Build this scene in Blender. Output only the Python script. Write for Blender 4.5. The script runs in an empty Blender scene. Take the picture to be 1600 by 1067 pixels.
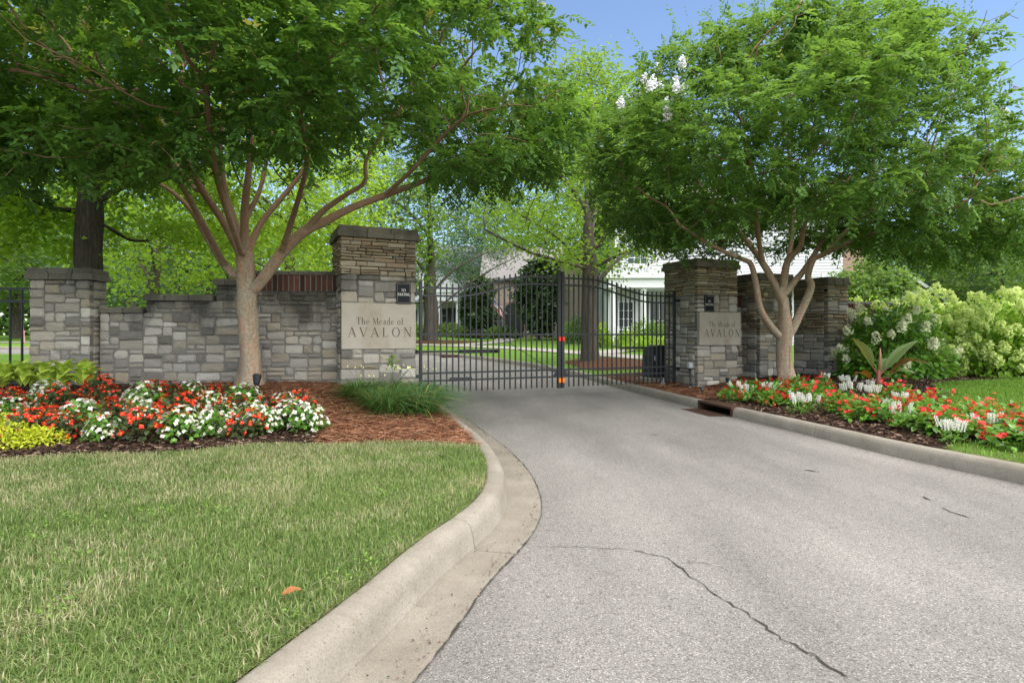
import bpy, math, random
import numpy as np
from mathutils import Vector, Matrix

SC = bpy.context.scene
COL = SC.collection
rnd = random.Random(7)
rng = np.random.default_rng(7)

# ------------------------------------------------------------------ camera, sky, sun, exposure
F, CX, HZ, CH = 889.0, 800.0, 525.0, 1.15      # focal length in photo pixels, centre column, horizon row, eye height
cam_d = bpy.data.cameras.new('camera'); cam = bpy.data.objects.new('camera', cam_d); COL.objects.link(cam)
cam.location = (0, 0, CH); cam.rotation_euler = (math.radians(90), 0, 0)
cam_d.sensor_width = 36.0; cam_d.lens = F / 1600 * 36.0
cam_d.shift_y = -8.5 / 1600
cam_d.clip_start = 0.05; cam_d.clip_end = 2000
SC.camera = cam

SUN_EL, SUN_AZ = 62.0, 140.0       # azimuth clockwise from +Y: behind the camera, to its right
world = bpy.data.worlds.new('World'); SC.world = world; world.use_nodes = True
wn = world.node_tree; wn.nodes.clear()
sky = wn.nodes.new('ShaderNodeTexSky'); sky.sky_type = 'NISHITA'; sky.sun_disc = False
sky.sun_elevation = math.radians(SUN_EL); sky.sun_rotation = math.radians(SUN_AZ)
sky.air_density = 1.0; sky.dust_density = 0.6; sky.ozone_density = 2.5
bg = wn.nodes.new('ShaderNodeBackground'); bg.inputs['Strength'].default_value = 0.09
wo = wn.nodes.new('ShaderNodeOutputWorld')
wn.links.new(sky.outputs[0], bg.inputs['Color']); wn.links.new(bg.outputs[0], wo.inputs['Surface'])
sun_d = bpy.data.lights.new('sun', 'SUN'); sun_d.energy = 3.5; sun_d.angle = math.radians(110); sun_d.color = (1.0, .925, .80)
sun = bpy.data.objects.new('sun', sun_d); COL.objects.link(sun); sun.location = (6, -8, 20)
_az, _el = math.radians(SUN_AZ), math.radians(SUN_EL)
_sd = Vector((math.sin(_az) * math.cos(_el), math.cos(_az) * math.cos(_el), math.sin(_el)))
sun.rotation_euler = _sd.to_track_quat('Z', 'Y').to_euler()
vs = SC.view_settings; vs.view_transform = 'Standard'; vs.look = 'None'; vs.gamma = 1.0; vs.exposure = 1.5
vs.use_curve_mapping = False
SC.render.engine = 'CYCLES'
cy = SC.cycles
cy.max_bounces = 6; cy.diffuse_bounces = 4; cy.glossy_bounces = 2; cy.transmission_bounces = 4; cy.transparent_max_bounces = 4
cy.use_denoising = True

# ------------------------------------------------------------------ object helpers
def link(o, parent=None):
    COL.objects.link(o)
    if parent is not None: o.parent = parent
    return o
def tag(o, label=None, cat=None, group=None, kind=None):
    if label: o['label'] = label
    if cat: o['category'] = cat
    if group: o['group'] = group
    if kind: o['kind'] = kind
    return o
def empty(name, loc=(0, 0, 0), rz=0.0, label=None, cat=None, group=None):
    o = bpy.data.objects.new(name, None); o.location = loc; o.rotation_euler = (0, 0, rz); o.empty_display_size = .2
    link(o); return tag(o, label, cat, group)
def copy_tree(o, parent=None):
    c = o.copy(); COL.objects.link(c); c.parent = parent
    for ch in list(o.children): copy_tree(ch, c)
    return c
def mesh_np(name, verts, faces, mat, parent=None, attrs=None, smooth=False, loc=None):
    """verts (N,3); faces list of (M,k) int arrays (tri / quad)"""
    verts = np.asarray(verts, np.float32); fl = faces if isinstance(faces, list) else [faces]
    fl = [np.asarray(f, np.int32) for f in fl if len(f)]
    me = bpy.data.meshes.new(name)
    me.vertices.add(len(verts)); me.vertices.foreach_set('co', verts.ravel())
    nl = sum(f.size for f in fl); npoly = sum(len(f) for f in fl)
    me.loops.add(nl); me.loops.foreach_set('vertex_index', np.concatenate([f.ravel() for f in fl]))
    tot = np.concatenate([np.full(len(f), f.shape[1], np.int32) for f in fl])
    st = np.zeros(npoly, np.int32); st[1:] = np.cumsum(tot)[:-1]
    me.polygons.add(npoly); me.polygons.foreach_set('loop_start', st)
    if smooth: me.polygons.foreach_set('use_smooth', np.ones(npoly, bool))
    if attrs:
        for k, v in attrs.items():
            a = me.attributes.new(k, 'FLOAT', 'POINT'); a.data.foreach_set('value', np.asarray(v, np.float32))
    me.update(calc_edges=True)
    if mat is not None: me.materials.append(mat)
    o = bpy.data.objects.new(name, me)
    if loc is not None: o.location = loc
    return link(o, parent)

class MB:
    """collects solids, links them as one mesh object"""
    def __init__(s): s.v = []; s.f = []
    def add(s, vs_, fs_):
        b = len(s.v); s.v += [tuple(p) for p in vs_]; s.f += [tuple(i + b for i in f) for f in fs_]; return s
    def box(s, x0, x1, y0, y1, z0, z1):
        return s.add([(x0,y0,z0),(x1,y0,z0),(x1,y1,z0),(x0,y1,z0),(x0,y0,z1),(x1,y0,z1),(x1,y1,z1),(x0,y1,z1)],
                     [(0,3,2,1),(4,5,6,7),(0,1,5,4),(1,2,6,5),(2,3,7,6),(3,0,4,7)])
    def bbox(s, x0, x1, y0, y1, z0, z1, b=.01):
        """box with chamfered vertical and top edges"""
        def ring(i, z): return [(x0+i+b,y0+i,z),(x1-i-b,y0+i,z),(x1-i,y0+i+b,z),(x1-i,y1-i-b,z),(x1-i-b,y1-i,z),(x0+i+b,y1-i,z),(x0+i,y1-i-b,z),(x0+i,y0+i+b,z)]
        v = ring(0, z0) + ring(0, z1 - b) + ring(b, z1)
        f = [tuple(range(7, -1, -1)), tuple(range(16, 24))]
        for k in range(2):
            for i in range(8): f.append((k*8+i, k*8+(i+1) % 8, k*8+8+(i+1) % 8, k*8+8+i))
        return s.add(v, f)
    def prism(s, pts, y0, y1):
        """pts in xz, extruded along y"""
        n = len(pts); v = [(p[0], y0, p[1]) for p in pts] + [(p[0], y1, p[1]) for p in pts]
        f = [tuple(range(n)), tuple(range(2*n-1, n-1, -1))] + [(i, i+n, (i+1) % n + n, (i+1) % n) for i in range(n)]
        return s.add(v, f)
    def tube(s, pts, rad, n=8, cap=True):
        pts = [Vector(p) for p in pts]; m = len(pts)
        rad = rad if hasattr(rad, '__len__') else [rad] * m
        up = None; rings = []
        for i, p in enumerate(pts):
            t = (pts[min(i+1, m-1)] - pts[max(i-1, 0)]).normalized()
            if up is None: up = t.orthogonal().normalized()
            up = (up - t * up.dot(t)).normalized(); w = t.cross(up)
            rings.append([p + (up * math.cos(2*math.pi*k/n) + w * math.sin(2*math.pi*k/n)) * rad[i] for k in range(n)])
        v = [q for r in rings for q in r]
        f = [(i*n+k, i*n+(k+1) % n, (i+1)*n+(k+1) % n, (i+1)*n+k) for i in range(m-1) for k in range(n)]
        if cap: f += [tuple(range(n-1, -1, -1)), tuple(range((m-1)*n, m*n))]
        return s.add(v, f)
    def lathe(s, prof, n=16, c=(0, 0)):
        m = len(prof); v = [(c[0]+r*math.cos(2*math.pi*k/n), c[1]+r*math.sin(2*math.pi*k/n), z) for r, z in prof for k in range(n)]
        f = [(i*n+k, i*n+(k+1) % n, (i+1)*n+(k+1) % n, (i+1)*n+k) for i in range(m-1) for k in range(n)]
        f += [tuple(range(n-1, -1, -1)), tuple(range((m-1)*n, m*n))]
        return s.add(v, f)
    def build(s, name, mat, parent=None, loc=None, rz=0.0, smooth=False):
        me = bpy.data.meshes.new(name); me.from_pydata(s.v, [], s.f); me.update()
        if mat is not None: me.materials.append(mat)
        if smooth:
            for p in me.polygons: p.use_smooth = True
        o = bpy.data.objects.new(name, me)
        if loc is not None: o.location = loc
        o.rotation_euler = (0, 0, rz)
        return link(o, parent)

# ------------------------------------------------------------------ material helpers
class NT:
    def __init__(s, name, rough=.85, spec=.3):
        s.m = bpy.data.materials.new(name); s.m.use_nodes = True; s.t = s.m.node_tree
        s.b = s.t.nodes['Principled BSDF']; s.b.inputs['Roughness'].default_value = rough
        s.b.inputs['Specular IOR Level'].default_value = spec
    def n(s, typ, **kw):
        x = s.t.nodes.new(typ)
        for k, v in kw.items(): setattr(x, k, v)
        return x
    def l(s, a, b): s.t.links.new(a, b)
    def pos(s, scale=(1, 1, 1)):
        g = s.n('ShaderNodeNewGeometry')
        if scale == (1, 1, 1): return g.outputs['Position']
        v = s.n('ShaderNodeVectorMath', operation='MULTIPLY'); s.l(g.outputs['Position'], v.inputs[0]); v.inputs[1].default_value = scale
        return v.outputs[0]
    def obj(s): return s.n('ShaderNodeTexCoord').outputs['Object']
    def noise(s, scale, detail=4, vec=None, rough=.55):
        x = s.n('ShaderNodeTexNoise'); x.inputs['Scale'].default_value = scale; x.inputs['Detail'].default_value = detail
        x.inputs['Roughness'].default_value = rough
        s.l(vec if vec is not None else s.pos(), x.inputs['Vector']); return x.outputs['Fac']
    def voro(s, scale, vec=None, out='Distance', feature='F1'):
        x = s.n('ShaderNodeTexVoronoi', feature=feature); x.inputs['Scale'].default_value = scale
        s.l(vec if vec is not None else s.pos(), x.inputs['Vector']); return x.outputs[out]
    def ramp(s, fac, stops, interp='LINEAR'):
        x = s.n('ShaderNodeValToRGB'); r = x.color_ramp; r.interpolation = interp
        while len(r.elements) < len(stops): r.elements.new(.5)
        for e, (p, c) in zip(r.elements, stops):
            e.position = p; e.color = (tuple(c) if hasattr(c, '__len__') else (c, c, c)) + (1,)
        s.l(fac, x.inputs[0]); return x.outputs['Color']
    def mix(s, fac, a, b, blend='MIX'):
        x = s.n('ShaderNodeMix', data_type='RGBA', blend_type=blend)
        for sock, v in ((x.inputs[0], fac), (x.inputs[6], a), (x.inputs[7], b)):
            if hasattr(v, 'is_output'): s.l(v, sock)
            elif hasattr(v, '__len__'): sock.default_value = tuple(v) + (1,) if len(v) == 3 else v
            else: sock.default_value = v if sock.type == 'VALUE' else (v, v, v, 1)
        return x.outputs[2]
    def math(s, op, a, b=0.0, clamp=False):
        x = s.n('ShaderNodeMath', operation=op, use_clamp=clamp)
        for sock, v in ((x.inputs[0], a), (x.inputs[1], b)):
            if hasattr(v, 'is_output'): s.l(v, sock)
            else: sock.default_value = v
        return x.outputs[0]
    def z(s):
        x = s.n('ShaderNodeSeparateXYZ'); s.l(s.pos(), x.inputs[0]); return x.outputs[2]
    def attr(s, name):
        x = s.n('ShaderNodeAttribute'); x.attribute_name = name; return x.outputs['Fac']
    def rand(s): return s.n('ShaderNodeObjectInfo').outputs['Random']
    def color(s, c):
        if hasattr(c, 'is_output'): s.l(c, s.b.inputs['Base Color'])
        else: s.b.inputs['Base Color'].default_value = tuple(c) + (1,)
        return s
    def bump(s, h, strength=.5, dist=.01):
        x = s.n('ShaderNodeBump'); x.inputs['Strength'].default_value = strength; x.inputs['Distance'].default_value = dist
        s.l(h, x.inputs['Height']); s.l(x.outputs[0], s.b.inputs['Normal']); return s
    def rough(s, r):
        s.l(r, s.b.inputs['Roughness']); return s
    def translucent(s, col, fac):
        tr = s.n('ShaderNodeBsdfTranslucent'); mx = s.n('ShaderNodeMixShader'); mx.inputs[0].default_value = fac
        if hasattr(col, 'is_output'): s.l(col, tr.inputs['Color'])
        else: tr.inputs['Color'].default_value = tuple(col) + (1,)
        out = s.t.nodes['Material Output']
        s.l(s.b.outputs[0], mx.inputs[1]); s.l(tr.outputs[0], mx.inputs[2]); s.l(mx.outputs[0], out.inputs['Surface']); return s

def plain(name, c, rough=.6, spec=.3, metal=0.0, var=.12, scale=20):
    t = NT(name, rough, spec); t.b.inputs['Metallic'].default_value = metal
    nz = t.noise(scale, 3)
    t.color(t.mix(nz, [x * (1 - var) for x in c], [min(1, x * (1 + var)) for x in c])); return t.m

def leaf_mat(name, dark, light, trans, tip=None, fac=.4, rough=.42, spec=.35):
    t = NT(name, rough, spec); a = t.attr('tone')
    stops = [(0, dark), (.62, light)] + ([(.9, light), (1.0, tip)] if tip else [(1.0, [x * 1.25 for x in light])])
    stops = [(p, tuple(c)) for p, c in stops]
    c = t.ramp(a, stops); t.color(c)
    t.translucent(t.mix(.55, c, trans), fac); return t.m

def stone_mat(name, stops, stain_z=None, stain=.75, grain=.25):
    t = NT(name, .9, .2); r = t.rand()
    base = t.ramp(r, stops)
    base = t.mix(t.noise(7, 5), base, t.mix(.5, base, (.30, .26, .19)))
    fine = t.noise(60, 5)
    base = t.mix(t.ramp(fine, [(.3, .0), (.7, 1.0)]), t.mix(grain, base, (.03, .03, .03)), base)
    lich = t.ramp(t.noise(14, 6, rough=.7), [(.6, 0.0), (.72, 1.0)])
    base = t.mix(t.math('MULTIPLY', lich, .3), base, (.42, .41, .37))
    # rain-washed grime: dark runs in patches with a drawn-out vertical shape
    n = t.noise(1.6, 5, t.pos((1.3, 1.3, .45)), .65)
    if stain_z is not None:
        zz = t.math('MULTIPLY', t.math('SUBTRACT', t.z(), stain_z), .6)
        n = t.math('ADD', n, zz)
    st = t.ramp(n, [(.44, 0.0), (.68, 1.0)])
    base = t.mix(t.math('MULTIPLY', st, stain), base, (.045, .043, .036))
    t.color(base); t.bump(t.mix(.4, t.noise(25, 6), t.noise(120, 3)), .6, .012); return t.m

# ------------------------------------------------------------------ lie of the land
def catmull(pts, n=14):
    P = [np.array(p, float) for p in pts]; P = [2*P[0]-P[1]] + P + [2*P[-1]-P[-2]]; out = []
    for i in range(1, len(P)-2):
        a, b, c, d = P[i-1:i+3]
        for k in range(n):
            t = k / n; out.append(.5*((2*b)+(c-a)*t+(2*a-5*b+4*c-d)*t*t+(3*b-a-3*c+d)*t**3))
    out.append(P[-2]); return np.array(out)
# (X, Y) of the asphalt edge: left gutter, right kerb foot
CL = catmull([(-4.2,-7),(-2.55,-3.5),(-1.0,0),(-.329,1.886),(-.118,2.62),(.10,3.244),(.19,3.75),(.186,4.35),(.112,4.985),(-.066,5.84),(-.30,6.68),(-.58,7.68),(-.95,8.89),(-1.22,10.0),(-1.6,11.2),(-2.2,12.6),(-3.3,14.6),(-5.8,17.4),(-9.5,20),(-15,22),(-26,23.2),(-60,23.8),(-150,24.1)])
CR = catmull([(6.6,-7),(5.6,-3.5),(4.85,0.5),(4.25,3.2),(3.96,4.405),(3.66,5.38),(3.43,6.59),(3.15,8.0),(2.94,9.1),(2.74,10.2),(2.55,11.4),(2.33,12.7),(2.02,14.2),(1.4,16.4),(.4,19),(-1.2,22),(-3.4,25),(-7.5,27.6),(-14,29.4),(-26,30.6),(-60,31.2),(-150,31.5)])
def offset(C, w):
    T = np.gradient(C, axis=0); T /= np.linalg.norm(T, axis=1)[:, None]
    return C + np.stack([-T[:, 1], T[:, 0]], 1) * w
KW_L, KW_R = .385, .155
CLb, CRb = offset(CL, KW_L), offset(CR, -KW_R)
def xl(y): return np.interp(y, CL[:, 1], CL[:, 0], right=-150)
def xr(y): return np.interp(y, CR[:, 1], CR[:, 0], right=-150)
def xlb(y): return np.interp(y, np.maximum.accumulate(CLb[:, 1]), CLb[:, 0], right=-150)
def xrb(y): return np.interp(y, np.maximum.accumulate(CRb[:, 1]), CRb[:, 0], right=-150)
def sst(a, b, x):
    t = np.clip((x - a) / (b - a), 0, 1); return t*t*(3-2*t)
def rise(y): return np.clip(.025*(np.asarray(y, float)-13), 0, 1.0)
def zleft(x, y):
    d = np.clip(xlb(y) - x, 0, 50)
    s = sst(4.2, 9.0, y) * (1 - .8*sst(10.2, 12.5, y))
    return .145 + .05*np.clip(d/2, 0, 1) + .175*s*np.clip(d/1.2, 0, 1) + rise(y)
def zright(x, y):
    d = np.clip(x - xrb(y), 0, 50)
    dip = .13*np.exp(-(((x-3.9)/1.2)**2 + ((y-11.8)/1.2)**2))
    m = (1 - .6*sst(13, 17, y))
    return .125 + m*(.05*np.clip(d, 0, 1) + .14*np.clip((d-.5)/4, 0, 1)) - dip + rise(y)
def H(x, y):
    x = np.asarray(x, float); y = np.asarray(y, float)
    return np.where(x < xlb(y), zleft(x, y), np.where(x > xrb(y), zright(x, y), rise(y)))
def G(px, py, lift=0.0):
    """point of the ground seen at a photo pixel"""
    Y = 1.0*F/max(py-HZ, 2)
    for _ in range(60):
        X = (px-CX)/F*Y; z = float(H(X, Y)) + lift
        Y = .6*Y + .4*max(1.0, min(200, (CH-z)*F/max(py-HZ, .5)))
    X = (px-CX)/F*Y
    return Vector((X, Y, float(H(X, Y))))
def P(px, py, Y): return Vector(((px-CX)/F*Y, Y, CH+(HZ-py)/F*Y))

def inpoly(x, y, poly):
    x = np.asarray(x); y = np.asarray(y); c = np.zeros(x.shape, bool); n = len(poly)
    for i in range(n):
        x1, y1 = poly[i]; x2, y2 = poly[(i+1) % n]
        if y1 == y2: continue
        c ^= ((y1 > y) != (y2 > y)) & (x < (x2-x1)*(y-y1)/(y2-y1)+x1)
    return c
def vnoise(x, y, s, seed=0):
    r = np.random.default_rng(seed).random((64, 64)); x = np.asarray(x)*s+100; y = np.asarray(y)*s+100
    i = np.floor(x).astype(int); j = np.floor(y).astype(int); u = x-i; v = y-j; u = u*u*(3-2*u); v = v*v*(3-2*v)
    g = lambda a, b: r[a % 64, b % 64]
    return (g(i, j)*(1-u)+g(i+1, j)*u)*(1-v)+(g(i, j+1)*(1-u)+g(i+1, j+1)*u)*v

# zones of the ground (metres)
def lawn_edge(x): return np.interp(x, [-14, -6, -4, -2.2, -1.2, 0], [3.6, 3.95, 4.27, 4.78, 5.06, 5.28]) + .05*np.sin(np.asarray(x)*5)
STRAW_L = [(-1.72, 5.0), (-1.95, 5.9), (-2.75, 6.95), (-3.6, 8.2), (-4.9, 8.7), (-5.2, 10.4), (3, 10.4), (3, 5.0)]
def zone_left(x, y):     # 0 lawn 1 mulch 2 straw
    z = np.where(y < lawn_edge(x), 0, 1)
    z = np.where((y >= lawn_edge(x)) & inpoly(x, y, STRAW_L), 2, z)
    z = np.where((y > 10.4) & (y < 14) & (x < -7.6), 1, np.where(y > 10.4, 0, z))
    return z
LAWN_R = [(6.0, 7.0), (6.2, 7.9), (7.3, 9.9), (10.5, 11.4), (60, 12), (60, 6.0), (7.2, 6.2)]
LAWN_R2 = [(3.2, -7), (3.4, 5.05), (4.0, 5.2), (4.9, 5.55), (60, 5.0), (60, -7)]
STRAW_R = [(1.0, 9.6), (3.6, 9.1), (4.5, 10.4), (5.2, 12.2), (5.2, 16), (1, 16)]
BED_R = [(9, 11), (60, 11.6), (60, 15), (9, 15)]
def zone_right(x, y):
    z = np.where(y < 14.5, 1, 0)
    z = np.where(inpoly(x, y, STRAW_R) & (y < 14.5), 2, z)
    z = np.where(inpoly(x, y, LAWN_R) | inpoly(x, y, LAWN_R2), 0, z)
    return z

# ------------------------------------------------------------------ ground materials
def mk_lawn():
    t = NT('lawn_soil', .95, .1)
    a = t.ramp(t.noise(90, 4), [(.3, (.08, .125, .03)), (.7, (.17, .22, .065))])
    b = t.ramp(t.noise(130, 3), [(.35, (.10, .09, .045)), (.7, (.20, .175, .09))])
    c = t.mix(t.ramp(t.noise(1.7, 4), [(.42, 0.0), (.66, .55)]), a, b)
    far = t.mix(t.noise(.6, 3), (.085, .17, .022), (.14, .24, .04))
    x = t.n('ShaderNodeSeparateXYZ'); t.l(t.pos(), x.inputs[0])
    k = t.math('MULTIPLY', t.math('SUBTRACT', x.outputs[1], 11.0), .5, True)
    t.color(t.mix(k, c, far)); t.bump(t.noise(150, 3), .8, .02); return t.m
def mk_mulch():
    t = NT('dark_mulch', .95, .15)
    c = t.ramp(t.noise(70, 5, rough=.7), [(.35, (.018, .011, .008)), (.6, (.055, .032, .022)), (.8, (.12, .075, .05))])
    t.color(c); t.bump(t.noise(60, 5, rough=.7), 1.0, .03); return t.m
def mk_straw():
    t = NT('pine_straw_bed', .9, .15)
    c = t.ramp(t.noise(60, 5, t.pos((1, 3, 1)), .7), [(.3, (.035, .016, .009)), (.55, (.13, .055, .028)), (.8, (.26, .13, .07))])
    t.color(c); t.bump(t.noise(70, 5), 1.0, .02); return t.m
def mk_asphalt():
    t = NT('old_asphalt', .9, .25)
    vc = t.voro(230, out='Color'); sp = t.n('ShaderNodeSeparateColor'); t.l(vc, sp.inputs[0])
    c = t.ramp(sp.outputs[0], [(0, (.08, .074, .068)), (.14, (.155, .147, .137)), (.75, (.222, .21, .196)), (.95, (.31, .29, .265)), (1, (.44, .42, .39))])
    vd = t.voro(95, out='Color'); s2 = t.n('ShaderNodeSeparateColor'); t.l(vd, s2.inputs[0])
    c = t.mix(t.ramp(s2.outputs[1], [(.95, 0.0), (.975, .6)]), c, (.08, .073, .066))
    tone = t.ramp(t.noise(.55, 4, t.pos((1.0, .5, 1))), [(.3, .72), (.7, 1.14)])
    c = t.mix(1.0, c, tone, 'MULTIPLY')
    c = t.mix(1.0, c, t.ramp(t.noise(2.4, 5, t.pos((1.0, .25, 1)), .6), [(.3, .86), (.7, 1.08)]), 'MULTIPLY')
    lane = t.ramp(t.attr('lane'), [(0.0, .90), (.16, 1.04), (.27, .90), (.40, 1.05), (.52, .95), (.64, 1.05), (.76, .90), (.88, 1.05), (1.0, .92)])
    c = t.mix(.8, c, lane, 'MULTIPLY')
    oil = t.ramp(t.noise(5, 5, rough=.7), [(.66, 0.0), (.8, .4)])
    c = t.mix(oil, c, (.07, .068, .066))
    t.color(c); t.bump(t.mix(.5, sp.outputs[1], t.noise(220, 3)), .55, .006); return t.m
def mk_concrete(name='kerb_concrete', a=(.20, .18, .148), b=(.30, .275, .232)):
    t = NT(name, .9, .2)
    c = t.ramp(t.noise(3.5, 6, rough=.65), [(.3, a), (.7, b)])
    c = t.mix(t.ramp(t.noise(140, 4, rough=.7), [(.36, .55), (.5, 0.0)]), c, (.10, .085, .065))
    c = t.mix(t.ramp(t.noise(170, 3), [(.6, 0.0), (.72, .5)]), c, (.5, .46, .40))
    c = t.mix(t.ramp(t.voro(26), [(.06, .8), (.13, 0.0)]), c, (.075, .065, .055))
    c = t.mix(t.ramp(t.noise(1.3, 5), [(.45, 0.0), (.75, .6)]), c, (.16, .138, .11))
    c = t.mix(t.ramp(t.noise(8, 6, rough=.75), [(.58, 0.0), (.7, .5)]), c, (.15, .125, .095))
    t.color(c); t.bump(t.noise(120, 5, rough=.7), .6, .006); return t.m
M_LAWN, M_MULCH, M_STRAW, M_ASPH, M_CONC = mk_lawn(), mk_mulch(), mk_straw(), mk_asphalt(), mk_concrete()
M_GUTTER = mk_concrete('gutter_concrete', (.15, .134, .108), (.24, .217, .18))
M_WALK = mk_concrete('path_concrete', (.30, .28, .25), (.40, .375, .335))
M_DARK = plain('crack_dark', (.045, .04, .032), .95, .1, 0, .5, 30)

# ------------------------------------------------------------------ ground sheets
def grid_faces(nr, nc):
    i = np.arange(nr*nc).reshape(nr, nc)
    return np.stack([i[:-1, :-1], i[:-1, 1:], i[1:, 1:], i[1:, :-1]], -1).reshape(-1, 4)
YS = np.unique(np.concatenate([np.arange(-7, 1, .5), np.arange(1, 13, .09), np.arange(13, 33, .25), np.array([34, 37, 41, 46, 53, 60, 80, 110, 160, 240, 400, 700])]))
def side_sheet(sign, zone, xb, zf, names):
    D = np.concatenate([np.arange(0, 4.5, .09), np.arange(4.5, 10, .2), np.arange(10, 20, .8), np.array([22, 27, 34, 45, 60, 90, 140, 220, 320])])
    X = xb(YS)[:, None] + sign*D[None, :]; Y = np.repeat(YS[:, None], len(D), 1); Z = zf(X, Y)
    Z = Z + np.where(Y < 14, .012*(vnoise(X, Y, 3.0, 3)-.5), 0)*np.clip(D/.3, 0, 1)[None, :]
    V = np.stack([X, Y, Z], -1).reshape(-1, 3); Fc = grid_faces(len(YS), len(D))
    if sign < 0: Fc = Fc[:, ::-1]
    cen = V[Fc].mean(1); zn = zone(cen[:, 0], cen[:, 1])
    for k, (nm, m) in enumerate(names):
        f = Fc[zn == k]; u, inv = np.unique(f.ravel(), return_inverse=True)
        tag(mesh_np(nm, V[u], inv.reshape(-1, 4), m, smooth=True), kind='structure')
side_sheet(-1, zone_left, xlb, zleft, [('lawn', M_LAWN), ('mulch_bed', M_MULCH), ('pine_straw_bed', M_STRAW)])
side_sheet(1, zone_right, xrb, zright, [('lawn', M_LAWN), ('mulch_bed', M_MULCH), ('pine_straw_bed', M_STRAW)])
def mk_road():
    T = np.linspace(0, 1, 9); X0 = xl(YS); X1 = xr(YS)
    ok = YS < 31.4; ys, X0, X1 = YS[ok], X0[ok], X1[ok]
    X = X0[:, None]*(1-T)+X1[:, None]*T; Y = np.repeat(ys[:, None], 9, 1)
    Z = rise(Y) + .03*np.sin(np.pi*T)[None, :]*(Y < 13)
    return tag(mesh_np('road', np.stack([X, Y, Z], -1).reshape(-1, 3), grid_faces(len(ys), 9), M_ASPH, None, {'lane': np.tile(T, len(ys))}, True), kind='structure')
road = mk_road()
def crown(x, y):
    t = (x-float(xl(y)))/(float(xr(y))-float(xl(y))); return .03*math.sin(math.pi*min(1, max(0, t)))
def crack(pxs, w, name='crack'):
    pts = []
    for a, b in zip(pxs[:-1], pxs[1:]):
        n = max(2, int(math.hypot(b[0]-a[0], b[1]-a[1])/9))
        for k in range(n): pts.append((a[0]+(b[0]-a[0])*k/n, a[1]+(b[1]-a[1])*k/n))
    pts.append(pxs[-1]); v = []; f = []
    W = []
    for (x, y) in pts:
        Y = (CH-.015)*F/(y-HZ); X = (x-CX)/F*Y; W.append((X+rnd.uniform(-.012, .012), Y+rnd.uniform(-.014, .014)))
    for i, (X, Y) in enumerate(W):
        a, b = W[max(0, i-1)], W[min(len(W)-1, i+1)]; dx, dy = b[0]-a[0], b[1]-a[1]; l = math.hypot(dx, dy) or 1
        ww = w*rnd.uniform(.3, 1.3)*(1 if 0 < i < len(W)-1 else .1); z = crown(X, Y)+.004
        v += [(X-dy/l*ww, Y+dx/l*ww, z), (X+dy/l*ww, Y-dx/l*ww, z)]
        if i: f.append((2*i-2, 2*i-1, 2*i+1, 2*i))
    mesh_np(name, v, np.array(f), M_DARK, road)
crack([(838, 850), (900, 852), (985, 858)], .0025)
crack([(985, 858), (1040, 872), (1090, 910), (1150, 950), (1200, 985), (1240, 1012), (1330, 1062)], .0042)
crack([(1050, 878), (1110, 884), (1150, 893)], .0015)
crack([(1255, 737), (1285, 740)], .012); crack([(1440, 778), (1455, 784)], .01); crack([(1465, 795), (1515, 812)], .006); crack([(1103, 702), (1125, 701)], .014); crack([(1015, 681), (1030, 682)], .012)

# ------------------------------------------------------------------ kerbs, cast in sections with open joints
def sweep(C, prof, lo, hi, name, mat, parent, seed=0, jig=.0, gut=0):
    """prof: list of (offset to the left of the line, height)"""
    T = np.gradient(C, axis=0); T /= np.linalg.norm(T, axis=1)[:, None]; N = np.stack([-T[:, 1], T[:, 0]], 1)
    s = np.concatenate([[0], np.cumsum(np.linalg.norm(np.diff(C, axis=0), axis=1))])
    k = np.arange(lo, hi+.001, min(.15, (hi-lo)/2)); k[-1] = hi
    cx, cy_ = np.interp(k, s, C[:, 0]), np.interp(k, s, C[:, 1]); nx, ny = np.interp(k, s, N[:, 0]), np.interp(k, s, N[:, 1])
    pr = np.array(prof); r = np.random.default_rng(seed)
    X = cx[:, None]+nx[:, None]*pr[None, :, 0]; Y = cy_[:, None]+ny[:, None]*pr[None, :, 0]
    Z = pr[None, :, 1]+rise(cy_)[:, None]+jig*(r.random((len(k), len(pr)))-.5)
    n, m = len(k), len(pr); V = np.stack([X, Y, Z], -1).reshape(-1, 3)
    V = np.concatenate([V, V[:m], V[(n-1)*m:]]); Fc = [tuple(q) for q in grid_faces(n, m)] + [tuple(range(n*m, n*m+m)), tuple(range(n*m+m, n*m+2*m))[::-1]]
    me = bpy.data.meshes.new(name); me.from_pydata(V.tolist(), [], Fc); me.update(); me.materials.append(mat)
    for p in me.polygons: p.use_smooth = len(p.vertices) == 4
    if gut:
        me.materials.append(M_GUTTER)
        for i, p in enumerate(me.polygons):
            if i < (n-1)*(m-1) and i % (m-1) < gut: p.material_index = 1
    return link(bpy.data.objects.new(name, me), parent)
def arc_at(C, x, y):
    s = np.concatenate([[0], np.cumsum(np.linalg.norm(np.diff(C, axis=0), axis=1))])
    return s[np.argmin((C[:, 0]-x)**2+(C[:, 1]-y)**2)], s[-1]
kl_ = tag(empty('kerb'), kind='structure')
PL = [(0, -.06), (0, .004), (.02, .006), (.22, -.004), (.232, .01), (.245, .09), (.262, .128), (.285, .146), (.32, .152), (.365, .15), (.385, .142), (.392, -.06)]
s1, LL = arc_at(CL, .0, 3.0); s9, _ = arc_at(CL, -1.22, 10.0)
cuts = [0, s1-3.1, s1, s1+4.6, s9+3, s9+10, s9+20, s9+60]
for i in range(len(cuts)-1): sweep(CL, PL, cuts[i]+.003, cuts[i+1]-.003, 'kerb_section', M_CONC, kl_, i, .003, 4)
kr_ = tag(empty('kerb'), kind='structure')
PR = [(.0, -.06), (-.005, .03), (-.012, .09), (-.03, .125), (-.06, .135), (-.14, .132), (-.157, .12), (-.162, -.06)]
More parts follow.
